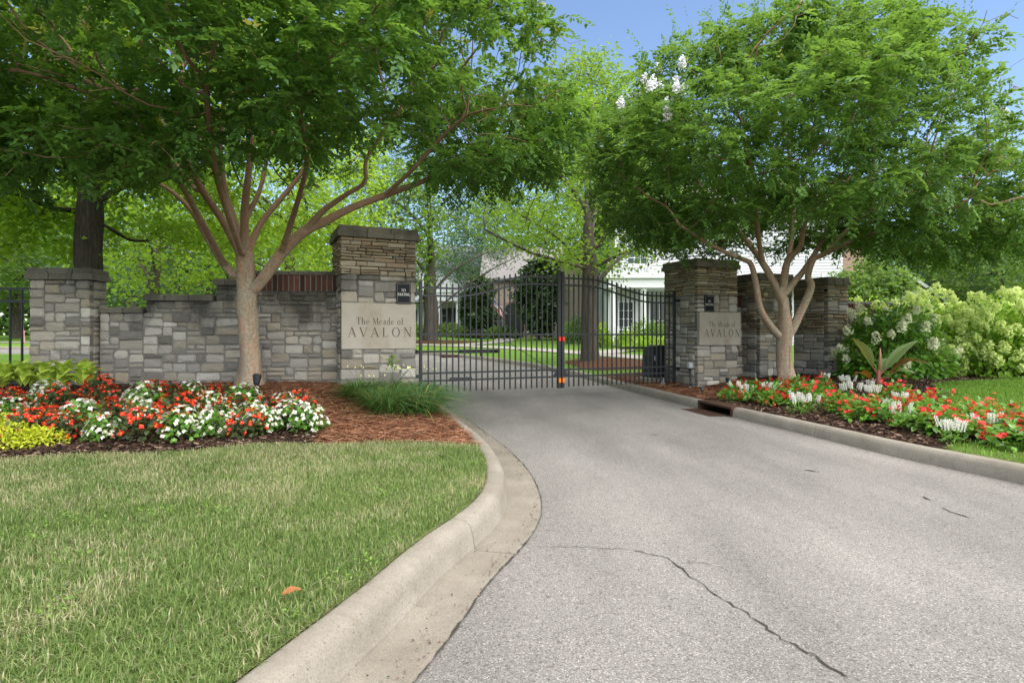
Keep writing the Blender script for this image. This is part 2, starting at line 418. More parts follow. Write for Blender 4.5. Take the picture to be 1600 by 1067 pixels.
d0, LR = arc_at(CR, 3.13, 8.1); d1, _ = arc_at(CR, 2.95, 9.05)
j1, _ = arc_at(CR, 3.44, 6.5)
cuts = [0, j1-6, j1-3, j1, d0, d1, d1+1.6, d1+5, d1+10, d1+20, d1+60]
for i in range(len(cuts)-1):
    if i == 4: continue
    sweep(CR, PR[::-1], cuts[i]+.004, cuts[i+1]-.004, 'kerb_section', M_CONC, kr_, 20+i, .004)
# dark seam of dirt where the asphalt meets the gutter
def seam(C, off, w, lo, hi, parent):
    s = np.concatenate([[0], np.cumsum(np.linalg.norm(np.diff(C, axis=0), axis=1))]); T = np.gradient(C, axis=0); T /= np.linalg.norm(T, axis=1)[:, None]; N = np.stack([-T[:, 1], T[:, 0]], 1)
    k = np.arange(lo, hi, .03); r = np.random.default_rng(5)
    cx, cy_, nx, ny = [np.interp(k, s, q) for q in (C[:, 0], C[:, 1], N[:, 0], N[:, 1])]
    nz = vnoise(k, k*0, 4, 9); a = off+.006*(r.random(len(k))-.5); b = a+w*(.25+1.4*nz*r.random(len(k)))
    V = np.stack([np.stack([cx+nx*a, cy_+ny*a, .0085+0*k], -1), np.stack([cx+nx*b, cy_+ny*b, .0085+0*k], -1)], 1).reshape(-1, 3)
    n = len(k); i = np.arange(n-1)*2
    mesh_np('seam', V, np.stack([i, i+1, i+3, i+2], -1), M_DARK, parent)
seam(CL, -.008, .010, s1-4, s9+2, kl_)
# rusty kerb inlet
M_RUST = plain('rusted_iron', (.075, .038, .026), .75, .35, .3, .3, 30)
M_HOLE = plain('inlet_pit', (.012, .010, .009), .95, .1)
def mk_inlet():
    s = np.concatenate([[0], np.cumsum(np.linalg.norm(np.diff(CR, axis=0), axis=1))])
    at_ = lambda q: np.array([np.interp(q, s, CR[:, 0]), np.interp(q, s, CR[:, 1])])
    a, b = at_(d0), at_(d1); c = (a+b)/2; ang = math.atan2(b[1]-a[1], b[0]-a[0]); L = float(np.linalg.norm(b-a))/2
    e = empty('storm_drain', (c[0], c[1], 0), ang, 'rusty iron kerb inlet of the storm drain, in the right kerb', 'storm drain')
    # local x along the kerb (away from camera), -y to the right of the road
    MB().bbox(-L, L, -.30, .015, .105, .138, .006).build('hood', M_RUST, e)
    for sx in (-1, 1): MB().box(sx*L-(.05 if sx > 0 else 0), sx*L+(0 if sx > 0 else .05), -.28, .008, .0, .104).build('side_plate', M_RUST, e)
    MB().box(-L+.051, L-.051, -.26, -.22, -.03, .104).build('back_plate', M_HOLE, e)
    MB().box(-L+.051, L-.051, -.219, .004, -.03, .006).build('throat', M_HOLE, e)
    MB().box(-L+.02, L-.02, .02, .06, -.02, .012).build('lip', M_RUST, e)
    g = MB()
    for k in range(9):
        x = -L+.1+k*(2*L-.2)/8; g.box(x-.012, x+.012, .062, .30, -.01, .016)
    g.box(-L+.06, L-.06, .30, .33, -.01, .014); g.build('grate', M_RUST, e)
    MB().box(-L+.07, L-.07, .062, .30, .006, .0098).build('grate_pit', M_HOLE, e)
mk_inlet()
# footpath and drive beyond the gate
def ribbon_path(pts, w, name, mat, lift=.03):
    C = catmull(pts, 10); L, R = offset(C, w/2), offset(C, -w/2); V = []
    for a, b in zip(L, R):
        V += [(a[0], a[1], float(H(a[0], a[1]))+lift), (b[0], b[1], float(H(b[0], b[1]))+lift)]
    n = len(C); i = np.arange(n-1)*2
    return tag(mesh_np(name, V, np.stack([i, i+1, i+3, i+2], -1)[:, ::-1], mat), kind='structure')
ribbon_path([(7.0, 17.5), (5.2, 19.2), (3.2, 22.5), (.8, 26.2), (-2.5, 29.6), (-7, 32), (-15, 33.8), (-40, 35)], 1.5, 'footpath', M_WALK)
ribbon_path([(3.3, 22.2), (4.8, 25), (6.2, 27.5), (7.0, 30)], 1.2, 'garden_path', M_WALK, .036)
ribbon_path([(-3.2, 30), (-1.6, 33), (-.6, 37), (-.5, 42)], 1.3, 'garden_path', M_WALK, .036)
# ------------------------------------------------------------------ masonry
GREY = [(0, (.12, .12, .125)), (.12, (.20, .20, .21)), (.3, (.34, .335, .335)), (.45, (.27, .235, .18)), (.6, (.42, .41, .40)), (.75, (.36, .31, .235)), (.88, (.22, .22, .225)), (1, (.50, .49, .47))]
TAN = [(0, (.17, .125, .08)), (.18, (.36, .28, .175)), (.36, (.23, .20, .165)), (.52, (.43, .34, .215)), (.66, (.28, .18, .12)), (.82, (.38, .33, .255)), (1, (.50, .41, .27))]
GREY = [(p, tuple((.72*x+.28*sum(c)/3)*k*(.72+1.25*sum(c)/3) for x, k in zip(c, (1.06, 1.01, .93)))) for p, c in GREY]
M_WALLST = stone_mat('wall_stone', GREY, 1.45, .85)
M_PILST = stone_mat('pillar_stone', GREY, 1.9, .6)
M_RPILST = stone_mat('right_pillar_stone', [(p, tuple(c*1.1 for c in q)) for p, q in GREY], 1.9, .5)
M_LEDGE = stone_mat('ledge_stone', TAN, 3.2, .6)
M_RLEDGE = stone_mat('right_ledge_stone', [(p, (c[0]*1.1, c[1]*1.16, c[2]*1.15)) for p, c in TAN], 3.2, .5)
M_CAP = stone_mat('cap_stone', [(0, (.085, .08, .068)), (1, (.14, .13, .11))], None, .7)
def mk_mortar(name, a, b, zst):
    t = NT(name, .95, .1); n = t.math('ADD', t.noise(1.6, 5, t.pos((1.3, 1.3, .45)), .65), t.math('MULTIPLY', t.math('SUBTRACT', t.z(), zst), .45))
    c = t.mix(t.noise(30, 5), a, b); t.color(t.mix(t.ramp(n, [(.48, 0.0), (.72, .85)]), c, (.04, .038, .032))); t.bump(t.noise(80, 4), .6, .01); return t.m
M_MORT = mk_mortar('mortar', (.14, .132, .118), (.24, .228, .205), 1.5)
M_RMORT = mk_mortar('dark_mortar', (.12, .115, .105), (.22, .21, .19), 1.9)
M_GAP = plain('dry_joint', (.025, .022, .018), .95, .1)

def stone_mesh(w, h, d, r, proud, rough=.004):
    """hewn block: centred on its face in x and z, runs back +y to d, bulges to -y"""
    q = rnd.uniform; b = min(r, .3*min(w, h)); x, z = w/2, h/2
    j = lambda s: q(-s, s)
    out = [(-x+b, -z), (x-b, -z), (x, -z+b), (x, z-b), (x-b, z), (-x+b, z), (-x, z-b), (-x, -z+b)]
    out = [(px+j(b*.45), pz+j(b*.45)) for px, pz in out]
    s1 = min(.014, .2*min(w, h))
    v = [(px, d, pz) for px, pz in out] + [(px, .006+j(.002), pz) for px, pz in out]
    v += [(px*(1-s1/x)+j(.003), -proud*.75+j(rough), pz*(1-s1/z)+j(.003)) for px, pz in out]
    v.append((j(x*.4), -proud-q(0, .012), j(z*.3)))
    f = []
    for k in range(2):
        for i in range(8): f.append((k*8+i, k*8+(i+1) % 8, k*8+8+(i+1) % 8, k*8+8+i))
    f += [(16+i, 16+(i+1) % 8, 24) for i in range(8)]
    me = bpy.data.meshes.new('stone'); me.from_pydata(v, [], f); me.update(); return me
def ashlar(W, Hh, u=.06, wmax=6, hmax=3):
    nx, nz = max(2, round(W/u)), max(1, round(Hh/u)); ux, uz = W/nx, Hh/nz; g = [[0]*nx for _ in range(nz)]; out = []
    for b in range(nz):
        for a in range(nx):
            if g[b][a]: continue
            h = rnd.choice([1, 1, 2, 2, 2]); w = rnd.choice([2, 3, 3, 4, 4, 5]) if h > 1 else rnd.choice([2, 3, 3, 4]); w = min(w, wmax)
            h = min(h, nz-b); k = 0
            while k < w and a+k < nx and not g[b][a+k]: k += 1
            if k < w and w - k <= 0: pass
            w = k
            if a+w < nx and not g[b][a+w] and (a+w+1 >= nx or g[b][a+w+1]): w += 1
            for bb in range(b, b+h):
                for aa in range(a, a+w): g[bb][aa] = 1
            out.append((a*ux, b*uz, w*ux, h*uz))
    return out
def ledge(W, Hh, hmin=.036, hmax=.088, lmin=.10, lmax=.40):
    out = []; z = 0
    while z < Hh-.012:
        h = min(rnd.uniform(hmin, hmax), Hh-z)
        if Hh-z-h < hmin*.7: h = Hh-z
        x = 0
        while x < W-.01:
            l = min(rnd.uniform(lmin, lmax), W-x)
            if W-x-l < lmin*.6: l = W-x
            if h > .055 and rnd.random() < .35:
                k = rnd.uniform(.4, .6); out += [(x, z, l, h*k), (x, z+h*k, l, h*(1-k))]
            else: out.append((x, z, l, h))
            x += l
        z += h
    return out
def stone_face(parent, org, ang, W, z0, z1, style, mat, depth=.085):
    """org: local (x, y) of the left end of the face seen from outside; ang: turn about z"""
    ca, sa = math.cos(ang), math.sin(ang)
    cells = ashlar(W, z1-z0, .074) if style == 'ashlar' else ashlar(W, z1-z0, .085, 5, 3) if style == 'big' else ledge(W, z1-z0)
    for (a, b, w, h) in cells:
        if style == 'ledge': g, me = .004, None; me = stone_mesh(w-rnd.uniform(.004, .012), h-rnd.uniform(.005, .011), depth, .010, rnd.uniform(.0, .034), .006)
        else: g = .011; me = stone_mesh(w-rnd.uniform(.008, .022), h-rnd.uniform(.008, .02), depth, rnd.uniform(.010, .032), rnd.uniform(.004, .022), .007)
        me.materials.append(mat); o = bpy.data.objects.new('stone', me); u = a+w/2
        o.location = (org[0]+ca*u, org[1]+sa*u, z0+b+h/2); o.rotation_euler = (0, rnd.uniform(-.01, .01) if style == 'ledge' else rnd.uniform(-.03, .03), ang); link(o, parent)
def core(parent, x0, x1, y0, y1, z0, z1, mat, name='mortar'):
    MB().box(x0, x1, y0, y1, z0, z1).build(name, mat, parent)
def cap_slabs(parent, x0, x1, y0, y1, z0, z1, mat, nx=3, layers=2):
    zs = np.linspace(z0, z1, layers+1); inset = [0, .02, .03]
    for k in range(layers):
        i = inset[k] if k else 0
        cx = [x0+i] + sorted(x0+(x1-x0)*(q+rnd.uniform(-.1, .1))/nx for q in range(1, nx)) + [x1-i]
        ym = (y0+y1)/2+rnd.uniform(-.05, .05)
        for a, b in zip(cx[:-1], cx[1:]):
            for (c, d) in ((y0+i, ym), (ym, y1-i)):
                MB().bbox(a+.0025, b-.0025, c+.0025, d-.0025, zs[k]+(.003 if k else 0), zs[k+1], .012).build('cap_slab', mat, parent)
def pillar(name, fl, th, w, dep, zb, bands, cap, ov, label, mats, sides='lr', nx=3):
    e = empty(name, (fl[0], fl[1], 0), th, label, 'pillar')
    for (z0, z1, style, mat, cm) in bands:
        core(e, .009, w-.009, .009, dep-.004, z0+(0 if z0 > zb+.01 else -.2), z1, cm, 'joint_filling' if style == 'ledge' else 'mortar')
        if style == 'none': continue
        stone_face(e, (0, 0), 0, w, z0, z1, style, mat)
        if 'r' in sides: stone_face(e, (w, .088), math.pi/2, dep-.088, z0, z1, style, mat)
        if 'l' in sides: stone_face(e, (0, dep), -math.pi/2, dep-.088, z0, z1, style, mat)
    cap_slabs(e, -ov, w+ov, -ov, dep+ov, cap[0]+.002, cap[1], mats, nx)
    return e
TH = math.radians(24.4)
U = Vector((math.cos(TH), math.sin(TH), 0)); NB = Vector((-math.sin(TH), math.cos(TH), 0))
# pillar with the sign, left of the gate
PLx = (-2.74, 9.09)
pl = pillar('stone_pillar', PLx, TH, 1.23, 1.0, .28,
    [(.28, .94, 'big', M_PILST, M_MORT), (.94, 1.69, 'none', None, M_MORT), (1.69, 2.14, 'big', M_PILST, M_MORT), (2.14, 2.745, 'ledge', M_LEDGE, M_GAP)],
    (2.745, 2.93), .055, 'tall square stone pillar left of the gate with a carved sign and ledgestone top', M_CAP)
stone_face(pl, (1.23, .088), math.pi/2, .912, .94, 1.69, 'big', M_PILST); stone_face(pl, (0, 1.0), -math.pi/2, .912, .94, 1.69, 'big', M_PILST)
# wall running left from it, stepping down to the end pillar
W1, W0 = Vector((-6.62, 9.13, 0)), Vector((-2.88, 9.50, 0)); WA = math.atan2(W0.y-W1.y, W0.x-W1.x); WL = (W0-W1).length
wl = empty('stone_wall', W1, WA, 'long grey stone wall stepping up to the pillar, behind the red and white flowers', 'wall')
zb = .26; steps = [(0, .70, 1.52, 1.61), (.70, 1.78, 1.72, 1.82), (1.78, 2.14, 1.98, 2.08)]
for (a, b, zt, zc) in steps:
    cap_slabs(wl, a+(-.0 if a == 0 else -.03), b-.033 if b < 2.1 else b-.004, -.045, .36, zt+.002, zc, M_CAP, 2 if b-a < .8 else 3, 1)
core(wl, .0, WL, .007, .32, zb-.2, 1.50, M_MORT); core(wl, .72, WL, .008, .318, 1.502, 1.70, M_MORT); core(wl, 1.8, WL, .009, .316, 1.702, 1.89, M_MORT); core(wl, 1.8, 2.12, .010, .314, 1.892, 1.975, M_MORT)
stone_face(wl, (0, 0), 0, WL, zb, 1.52, 'ashlar', M_WALLST); stone_face(wl, (.70, 0), 0, WL-.70, 1.521, 1.72, 'ashlar', M_WALLST)
stone_face(wl, (1.78, 0), 0, WL-1.78, 1.721, 1.888, 'ashlar', M_WALLST); stone_face(wl, (1.78, 0), 0, .35, 1.889, 1.978, 'ashlar', M_WALLST)
tb = NT('wall_brick', .9, .2)
tb.color(tb.mix(tb.noise(20, 5), tb.ramp(tb.rand(), [(0, (.05, .024, .018)), (.5, (.14, .056, .038)), (1, (.22, .09, .06))]), (.03, .022, .018))); tb.bump(tb.noise(90, 3), .5, .006); M_BRICK = tb.m
bx0 = 2.145; nb = int((WL-bx0)/.088); M_BMORT = plain('brick_mortar', (.20, .185, .16), .95, .1)
core(wl, bx0, WL, -.001, .31, 1.891, 2.158, M_BMORT, 'brick_mortar')
bmesh_ = MB().bbox(-.0355, .0355, -.014, .09, .0, .262, .004)
b0 = bmesh_.build('brick', M_BRICK, wl)
for k in range(nb):
    o = b0 if k == 0 else link(b0.copy(), wl); o.parent = wl
    o.location = (bx0+.046+k*.088, .004+rnd.uniform(-.003, .003), 1.893+rnd.uniform(0, .003))
cap_slabs(wl, bx0-.02, WL, -.02, .35, 2.162, 2.225, M_CAP, 4, 1)
# end pillar
EP = (-7.52, 8.86)
pillar('stone_pillar', EP, WA, .89, .42, .26, [(.26, 2.03, 'ashlar', M_PILST, M_MORT)], (2.03, 2.215), .05,
       'low grey stone end pillar beside the black fence at the left edge', M_CAP, 'r')
# right of the gate: sign pillar and two pillars behind the crape myrtle
PRx = (3.88, 11.9)
pr = pillar('stone_pillar', PRx, TH, 1.12, 1.06, -.05,
    [(-.05, .955, 'big', M_RPILST, M_RMORT), (.955, 1.65, 'ashlar', M_RPILST, M_RMORT), (1.65, 2.01, 'big', M_RPILST, M_RMORT), (2.01, 2.6, 'ledge', M_RLEDGE, M_GAP)],
    (2.6, 2.78), .055, 'square stone pillar right of the gate with a pale carved sign', M_CAP, 'l')
pillar('stone_pillar', (5.40, 12.40), TH, 1.0, .8, .1,
    [(.1, 1.19, 'big', M_RPILST, M_RMORT), (1.19, 1.70, 'ledge', M_RLEDGE, M_GAP), (1.70, 1.99, 'big', M_RPILST, M_RMORT), (1.99, 2.37, 'ledge', M_RLEDGE, M_GAP)],
    (2.37, 2.53), .045, 'banded stone pillar directly behind the right crape myrtle trunk', M_CAP, 'l')
pillar('stone_pillar', (6.77, 12.2), TH, .66, .85, .1,
    [(.1, 1.19, 'big', M_RPILST, M_RMORT), (1.19, 1.68, 'ledge', M_RLEDGE, M_GAP), (1.68, 1.90, 'big', M_RPILST, M_RMORT), (1.90, 2.25, 'ledge', M_RLEDGE, M_GAP)],
    (2.25, 2.42), .04, 'banded stone pillar between the crape myrtle and the hydrangeas', M_CAP, 'lr')
wb = empty('stone_wall', (4.78, 12.72, 0), TH*.7, 'narrow dark stone wall between the right sign pillar and the next pillar', 'wall')
core(wb, .0, .85, .016, .3, -.1, 1.80, M_RMORT); stone_face(wb, (0, 0), 0, .85, .1, 1.80, 'big', M_RPILST)
for k in range(9):
    o = link(b0.copy(), wb); o.location = (.05+k*.09, .006, 1.802)
core(wb, 0, .85, .03, .3, 1.801, 2.06, M_RMORT, 'brick_mortar'); cap_slabs(wb, 0, .85, -.03, .33, 2.068, 2.13, M_CAP, 2, 1)
we = empty('stone_wall', (7.42, 12.75, 0), TH*.8, 'low dark stone wall behind the hydrangeas', 'wall')
core(we, 0, 2.6, .016, .32, 0, 1.60, M_RMORT); stone_face(we, (0, 0), 0, 2.6, .15, 1.60, 'big', M_RPILST)
for k in range(28):
    o = link(b0.copy(), we); o.location = (.05+k*.09, .006, 1.602)
core(we, 0, 2.6, .03, .3, 1.601, 1.86, M_RMORT, 'brick_mortar'); cap_slabs(we, 0, 2.6, -.03, .34, 1.868, 1.93, M_CAP, 4, 1)

# ------------------------------------------------------------------ signs with cut lettering
def el(cx, cz, rx, rz, a0, a1, n=18): return [(cx+rx*math.cos(math.radians(a0+(a1-a0)*k/n)), cz+rz*math.sin(math.radians(a0+(a1-a0)*k/n))) for k in range(n+1)]
TK, TN, SF = .125, .05, .045
def oval(cx, cz, rx, rz): return [(el(cx, cz, rx, rz, 0, 360, 26), [TN+(TK-TN)*abs(math.cos(2*math.pi*k/26)) for k in range(27)])]
def sf(x, z, l=.13): return [([(x-l, z), (x+l, z)], SF)]
GL = {
 'A': (.86, [([(.06, 0), (.42, 1)], TN), ([(.40, 1), (.80, 0)], TK), ([(.19, .34), (.66, .34)], TN)] + sf(.07, .02) + sf(.79, .02)),
 'V': (.86, [([(.06, 1), (.44, 0)], TK), ([(.44, 0), (.80, 1)], TN)] + sf(.08, .98) + sf(.79, .98)),
 'L': (.72, [([(.18, 0), (.18, 1)], TK), ([(.1, .025), (.64, .025)], SF), ([(.64, 0), (.67, .2)], TN)] + sf(.18, .98)),
 'O': (.98, oval(.48, .5, .40, .48)),
 'N': (.92, [([(.14, 0), (.14, 1)], TN), ([(.12, 1), (.80, 0)], TK), ([(.80, 0), (.80, 1)], TN)] + sf(.14, .02) + sf(.1, .98, .1) + sf(.8, .98)),
 'T': (.82, [([(.40, 0), (.40, 1)], TK), ([(.04, .975), (.76, .975)], SF), ([(.04, .99), (.03, .8)], TN), ([(.76, .99), (.77, .8)], TN)] + sf(.4, .02)),
 'M': (1.08, [([(.12, 0), (.16, 1)], TN), ([(.15, 1), (.52, .08)], TK), ([(.52, .08), (.88, 1)], TN), ([(.89, 1), (.93, 0)], TK)] + sf(.12, .02, .1) + sf(.93, .02)),
 'I': (.42, [([(.2, 0), (.2, 1)], TK)] + sf(.2, .02) + sf(.2, .98)),
 'S': (.68, [(el(.32, .73, .24, .25, 20, 235, 12)+el(.32, .26, .26, .25, 75, -160, 12), [TN+(TK-TN)*math.sin(math.pi*k/25) for k in range(26)])]),
 'C': (.86, [(el(.48, .5, .40, .48, 45, 315, 20), [TN+(TK-TN)*max(0, -math.cos(math.radians(45+270*k/20))) for k in range(21)])]),
 'G': (.94, [(el(.48, .5, .40, .48, 45, 330, 20), [TN+(TK-TN)*max(0, -math.cos(math.radians(45+285*k/20))) for k in range(21)]), ([(.82, .05), (.82, .42)], TK*.9)] + sf(.8, .42, .14)),
 'h': (.70, [([(.14, 0), (.14, 1)], TK*.9), ([(.14, .40), (.26, .58), (.40, .62), (.52, .52), (.54, .36), (.54, 0)], [TN, TN, .08, TK*.85, TK*.85, TK*.85])] + sf(.14, .02, .11) + sf(.54, .02, .11) + sf(.09, .97, .08)),
 'e': (.60, [(el(.29, .31, .22, .29, 0, 315, 18), [TN+(TK*.8-TN)*max(0, -math.cos(math.radians(315*k/18))) for k in range(19)]), ([(.08, .33), (.51, .33)], TN)]),
 'a': (.58, [(el(.26, .42, .17, .19, 150, 0, 8)+[(.43, .05)], [TN, .06, .07, .08, .09, .1, TK*.85, TK*.85, TK*.85, TK*.85]), (el(.26, .18, .17, .16, 70, 300, 12), .07), ([(.43, .04), (.54, .0)], TN)]),
 'd': (.68, [([(.50, 0), (.50, 1)], TK*.9), (el(.29, .31, .21, .29, 30, 330, 16), [TN+(TK*.8-TN)*max(0, -math.cos(math.radians(30+300*k/16))) for k in range(17)])] + sf(.45, .97, .08) + sf(.55, .02, .07)),
 'o': (.66, [(el(.31, .31, .23, .29, 0, 360, 20), [TN+(TK*.85-TN)*abs(math.cos(2*math.pi*k/20)) for k in range(21)])]),
 'f': (.44, [([(.16, 0), (.16, .75)]+el(.30, .80, .14, .18, 180, 40, 6), [TK*.9]*4+[.08, .07, .06, .06, .06]), ([(.02, .58), (.36, .58)], SF)] + sf(.17, .02, .11)),
 ' ': (.36, [])}
def letters(parent, text, xc, z, h, width, y, mat, track=0.0):
    total = sum(GL[c][0]+track for c in text)-track; k = width/total; x = xc-width/2; n = 0
    for c in text:
        adv, strokes = GL[c]; v = []; f = []
        for pts, ww in strokes:
            m = len(pts); W = ww if hasattr(ww, '__len__') else [ww]*m; W = (list(W)+[W[-1]]*m)[:m]; b = len(v); n += 1; yy = y-.0004*(n % 6)
            for i, (px, pz) in enumerate(pts):
                a, q = pts[max(0, i-1)], pts[min(m-1, i+1)]; dx, dz = (q[0]-a[0])*k, (q[1]-a[1])*h; l = math.hypot(dx, dz) or 1
                nx, nz = -dz/l*W[i]/2*h, dx/l*W[i]/2*h
                v += [(x+px*k+nx, yy, z+pz*h+nz), (x+px*k-nx, yy, z+pz*h-nz)]
                if i: f.append((b+2*i-2, b+2*i-1, b+2*i+1, b+2*i))
        if v: mesh_np('letter', v, np.array(f), mat, parent)
        x += (adv+track)*k
tl = NT('limestone_sign', .85, .2)
cl = tl.mix(tl.noise(9, 5), (.36, .32, .262), (.45, .41, .345))
cl = tl.mix(tl.ramp(tl.noise(2.2, 5, tl.pos((1, 1, .7)), .65), [(.47, 0.0), (.72, .65)]), cl, (.28, .21, .14)); tl.color(cl); tl.bump(tl.noise(120, 3), .3, .003); M_LIME = tl.m
M_LETTER = plain('engraved_letter', (.115, .097, .076), .9, .1, 0, .35, 60)
M_PLATE = plain('black_plaque', (.008, .010, .016), .6, .2)
M_PRINT = plain('plaque_print', (.72, .70, .62), .6, .3)
def sign(pil, x0, x1, z0, z1, y, thick, label, tx, w1, w2, zt, za, h1, h2):
    o = empty('carved_sign', pil.location, TH, label, 'sign')
    MB().bbox(x0, x1, y, y+thick, z0, z1, .008).build('slab', M_LIME, o)
    letters(o, 'The Meade of', tx, zt, h1, w1, y-.001, M_LETTER, .1); letters(o, 'AVALON', tx, za, h2, w2, y-.001, M_LETTER, .42)
def plaque(pil, xc, zc, w, h, y, label):
    o = empty('warning_plaque', pil.location, TH, label, 'sign')
    MB().box(xc-w/2, xc+w/2, y, y+.02, zc-h/2, zc+h/2).build('plate', M_PLATE, o)
    g = MB(); t = .006
    for (a, b, c, d) in ((-w/2+.012, w/2-.012, h/2-.02, h/2-.014), (-w/2+.012, w/2-.012, -h/2+.014, -h/2+.02), (-w/2+.012, -w/2+.018, -h/2+.021, h/2-.021), (w/2-.018, w/2-.012, -h/2+.021, h/2-.021)):
        g.box(xc+a, xc+b, y-.002, y-.0005, zc+c, zc+d)
    g.build('border', plain('bronze_border', (.16, .13, .08), .5, .5), o)
    letters(o, 'NO', xc, zc+.03, .046, .07, y-.002, M_PRINT); letters(o, 'SOLICITING', xc, zc-.04, .046, w*.84, y-.002, M_PRINT)
sign(pl, .012, 1.225, .942, 1.688, -.02, .10, 'pale limestone sign reading The Meade of AVALON on the left pillar', .63, .77, 1.03, 1.335, 1.135, .115, .155)
plaque(pl, 1.01, 1.858, .24, .345, -.042, 'small black no soliciting plaque on the left gate pillar')
sign(pr, -.02, 1.125, .958, 1.648, -.085, .084, 'stained limestone sign reading The Meade of AVALON on the right pillar', .60, .74, .98, 1.34, 1.13, .115, .165)
plaque(pr, .30, 1.83, .26, .34, -.03, 'small black plaque above the sign on the right gate pillar')

# ------------------------------------------------------------------ the double gate
M_IRON = plain('black_painted_steel', (.012, .014, .018), .45, .5, 0, .2, 40)
M_RED = plain('red_reflector', (.75, .012, .012), .3, .5); M_ORANGE = plain('orange_reflector', (.85, .22, .008), .3, .5)
GLp, GRp = Vector((-1.63, 10.0, 0)), Vector((3.54, 12.35, 0)); GA = math.atan2(GRp.y-GLp.y, GRp.x-GLp.x); GLEN = (GRp-GLp).length
LEAF = GLEN/2-.012
def top(s): return 2.005+.285*float(sst(.22, .80, s))      # s 0 at the hinge, 1 at the meeting post
bar_cache = {}
def gate(loc, rz, sg, label):
    e = empty('gate_leaf', loc, rz, label, 'gate', 'leaves of the driveway gate')
    X = lambda s: sg*s
    def bx(x0, x1, y0, y1, z0, z1): return MB().box(min(X(x0), X(x1)), max(X(x0), X(x1)), y0, y1, z0, z1)
    bx(.0, .05, -.025, .025, .14, 2.12).build('hinge_post', M_IRON, e)
    bx(LEAF-.06, LEAF, -.03, .03, .13, 2.40).build('meeting_post', M_IRON, e)
    bx(LEAF-.064, LEAF+.002, -.034, .034, 2.401, 2.415).build('post_cap', M_IRON, e)
    n = 24
    for k in range(1, n):
        s = .05+(LEAF-.11)*k/n; t = top(s/LEAF)+.085
        bx(s-.0115, s+.0115, -.0115, .0115, .15, t).build('bar', M_IRON, e)
    for dz in (0, -.14):
        pts = [(X(.045+(LEAF-.10)*k/28), 0, top((.045+(LEAF-.10)*k/28)/LEAF)+dz) for k in range(29)]; m = MB()
        for a, b in zip(pts[:-1], pts[1:]):
            m.add([(a[0], -.017, a[2]-.016), (b[0], -.017, b[2]-.016), (b[0], .017, b[2]-.016), (a[0], .017, a[2]-.016), (a[0], -.017, a[2]+.016), (b[0], -.017, b[2]+.016), (b[0], .017, b[2]+.016), (a[0], .017, a[2]+.016)], [(0, 3, 2, 1), (4, 5, 6, 7), (0, 1, 5, 4), (2, 3, 7, 6)])
        m.build('curved_rail', M_IRON, e)
    for z in (1.18, .49, .355): bx(.048, LEAF-.058, -.0165, .0165, z-.016, z+.016).build('rail', M_IRON, e)
    xm = LEAF-.03
    for z, h, m in ((1.09, .095, M_RED), (.285, .10, M_ORANGE)):
        g = MB(); pts = []
        for a in range(16):
            an = 2*math.pi*a/16; pts.append((X(xm)+.024*math.cos(an), z+math.copysign(h/2-.024, math.sin(an)+1e-6)+.024*math.sin(an)))
        g.prism(pts, -.055, -.0305).build('reflector', m, e)
    MB().tube([(X(LEAF-.07), .022, .43), (X(LEAF-1.25 if sg > 0 else LEAF-.62), .022, 1.12 if sg > 0 else .75)], .0055, 6).build('tension_cable', M_IRON, e)
    MB().prism([(X(LEAF-.061), .36), (X(LEAF-.061), .50), (X(LEAF-.16), .36)][::(1 if sg < 0 else -1)], -.012, .012).build('gusset', M_IRON, e)
    for z in (1.92, .44): bx(-.12, .0, -.02, .02, z-.03, z+.03).build('hinge', M_IRON, e)
    return e
gl_ = gate(GLp, GA, 1, 'left leaf of the black steel driveway gate, with a plate on its bottom rail')
MB().box(.55, .98, -.035, -.0185, .335, .405).build('latch_plate', M_IRON, gl_)
gr_ = gate(GRp, GA, -1, 'right leaf of the black steel driveway gate, beside the opener cabinet')
# openers
M_BLKP = plain('black_plastic', (.014, .016, .02), .45, .4)
M_PVC = plain('grey_conduit', (.42, .43, .44), .5, .4)
oa = empty('gate_opener', GLp + NB*.22, GA, 'black opener arm behind the left gate leaf', 'gate opener')
MB().tube([(-.08, 0, .87), (.85, 0, .865)], .016, 8).build('push_rod', M_IRON, oa)
MB().bbox(.82, 1.62, -.035, .035, .83, .90, .01).build('motor_tube', M_BLKP, oa)
MB().box(-.16, .02, -.05, .05, .83, .905).build('wall_bracket', M_IRON, oa)
MB().box(1.5, 1.56, -.19, -.036, .84, .88).build('gate_bracket', M_IRON, oa)
ob_p = P(1020, 583, 12.9)
ob = empty('gate_opener', (3.22, 12.95, 0), GA, 'black gate opener cabinet on a pale pad beside the right pillar', 'gate opener')
MB().bbox(-.30, .24, -.22, .22, -.1, .22, .02).build('concrete_pad', M_CONC, ob)
MB().prism([(-.20, .222), (.20, .222), (.20, .93), (.04, .95), (-.10, .90), (-.18, .72)], -.17, .17).build('cabinet', M_BLKP, ob)
for k in (-.10, -.055): MB().box(k-.012, k+.012, -.176, -.1705, .60, .70).build('label_plate', M_PVC, ob)
MB().box(-1.05, -.12, -.21, -.18, .865, .915).build('operator_arm', M_IRON, ob)
MB().box(-.18, -.10, -.24, -.16, .80, .87).build('arm_pivot', M_IRON, ob)
cp = G(1060, 609); cd = empty('conduit', (3.86, 11.98, 0), TH, 'grey junction box and hose on the right pillar beside the gate hinge', 'conduit')
MB().bbox(-.16, -.06, .0, .07, .48, .60, .008).build('junction_box', M_PVC, cd)
MB().tube([(-.11, .03, .48), (-.12, .02, .36), (-.15, -.02, .2), (-.20, -.06, .06)], .016, 8).build('hose', M_BLKP, cd, smooth=True)
MB().tube([(-.20, -.06, .10), (-.215, -.07, -.04)], .03, 8).build('pipe_end', M_PVC, cd, smooth=True)
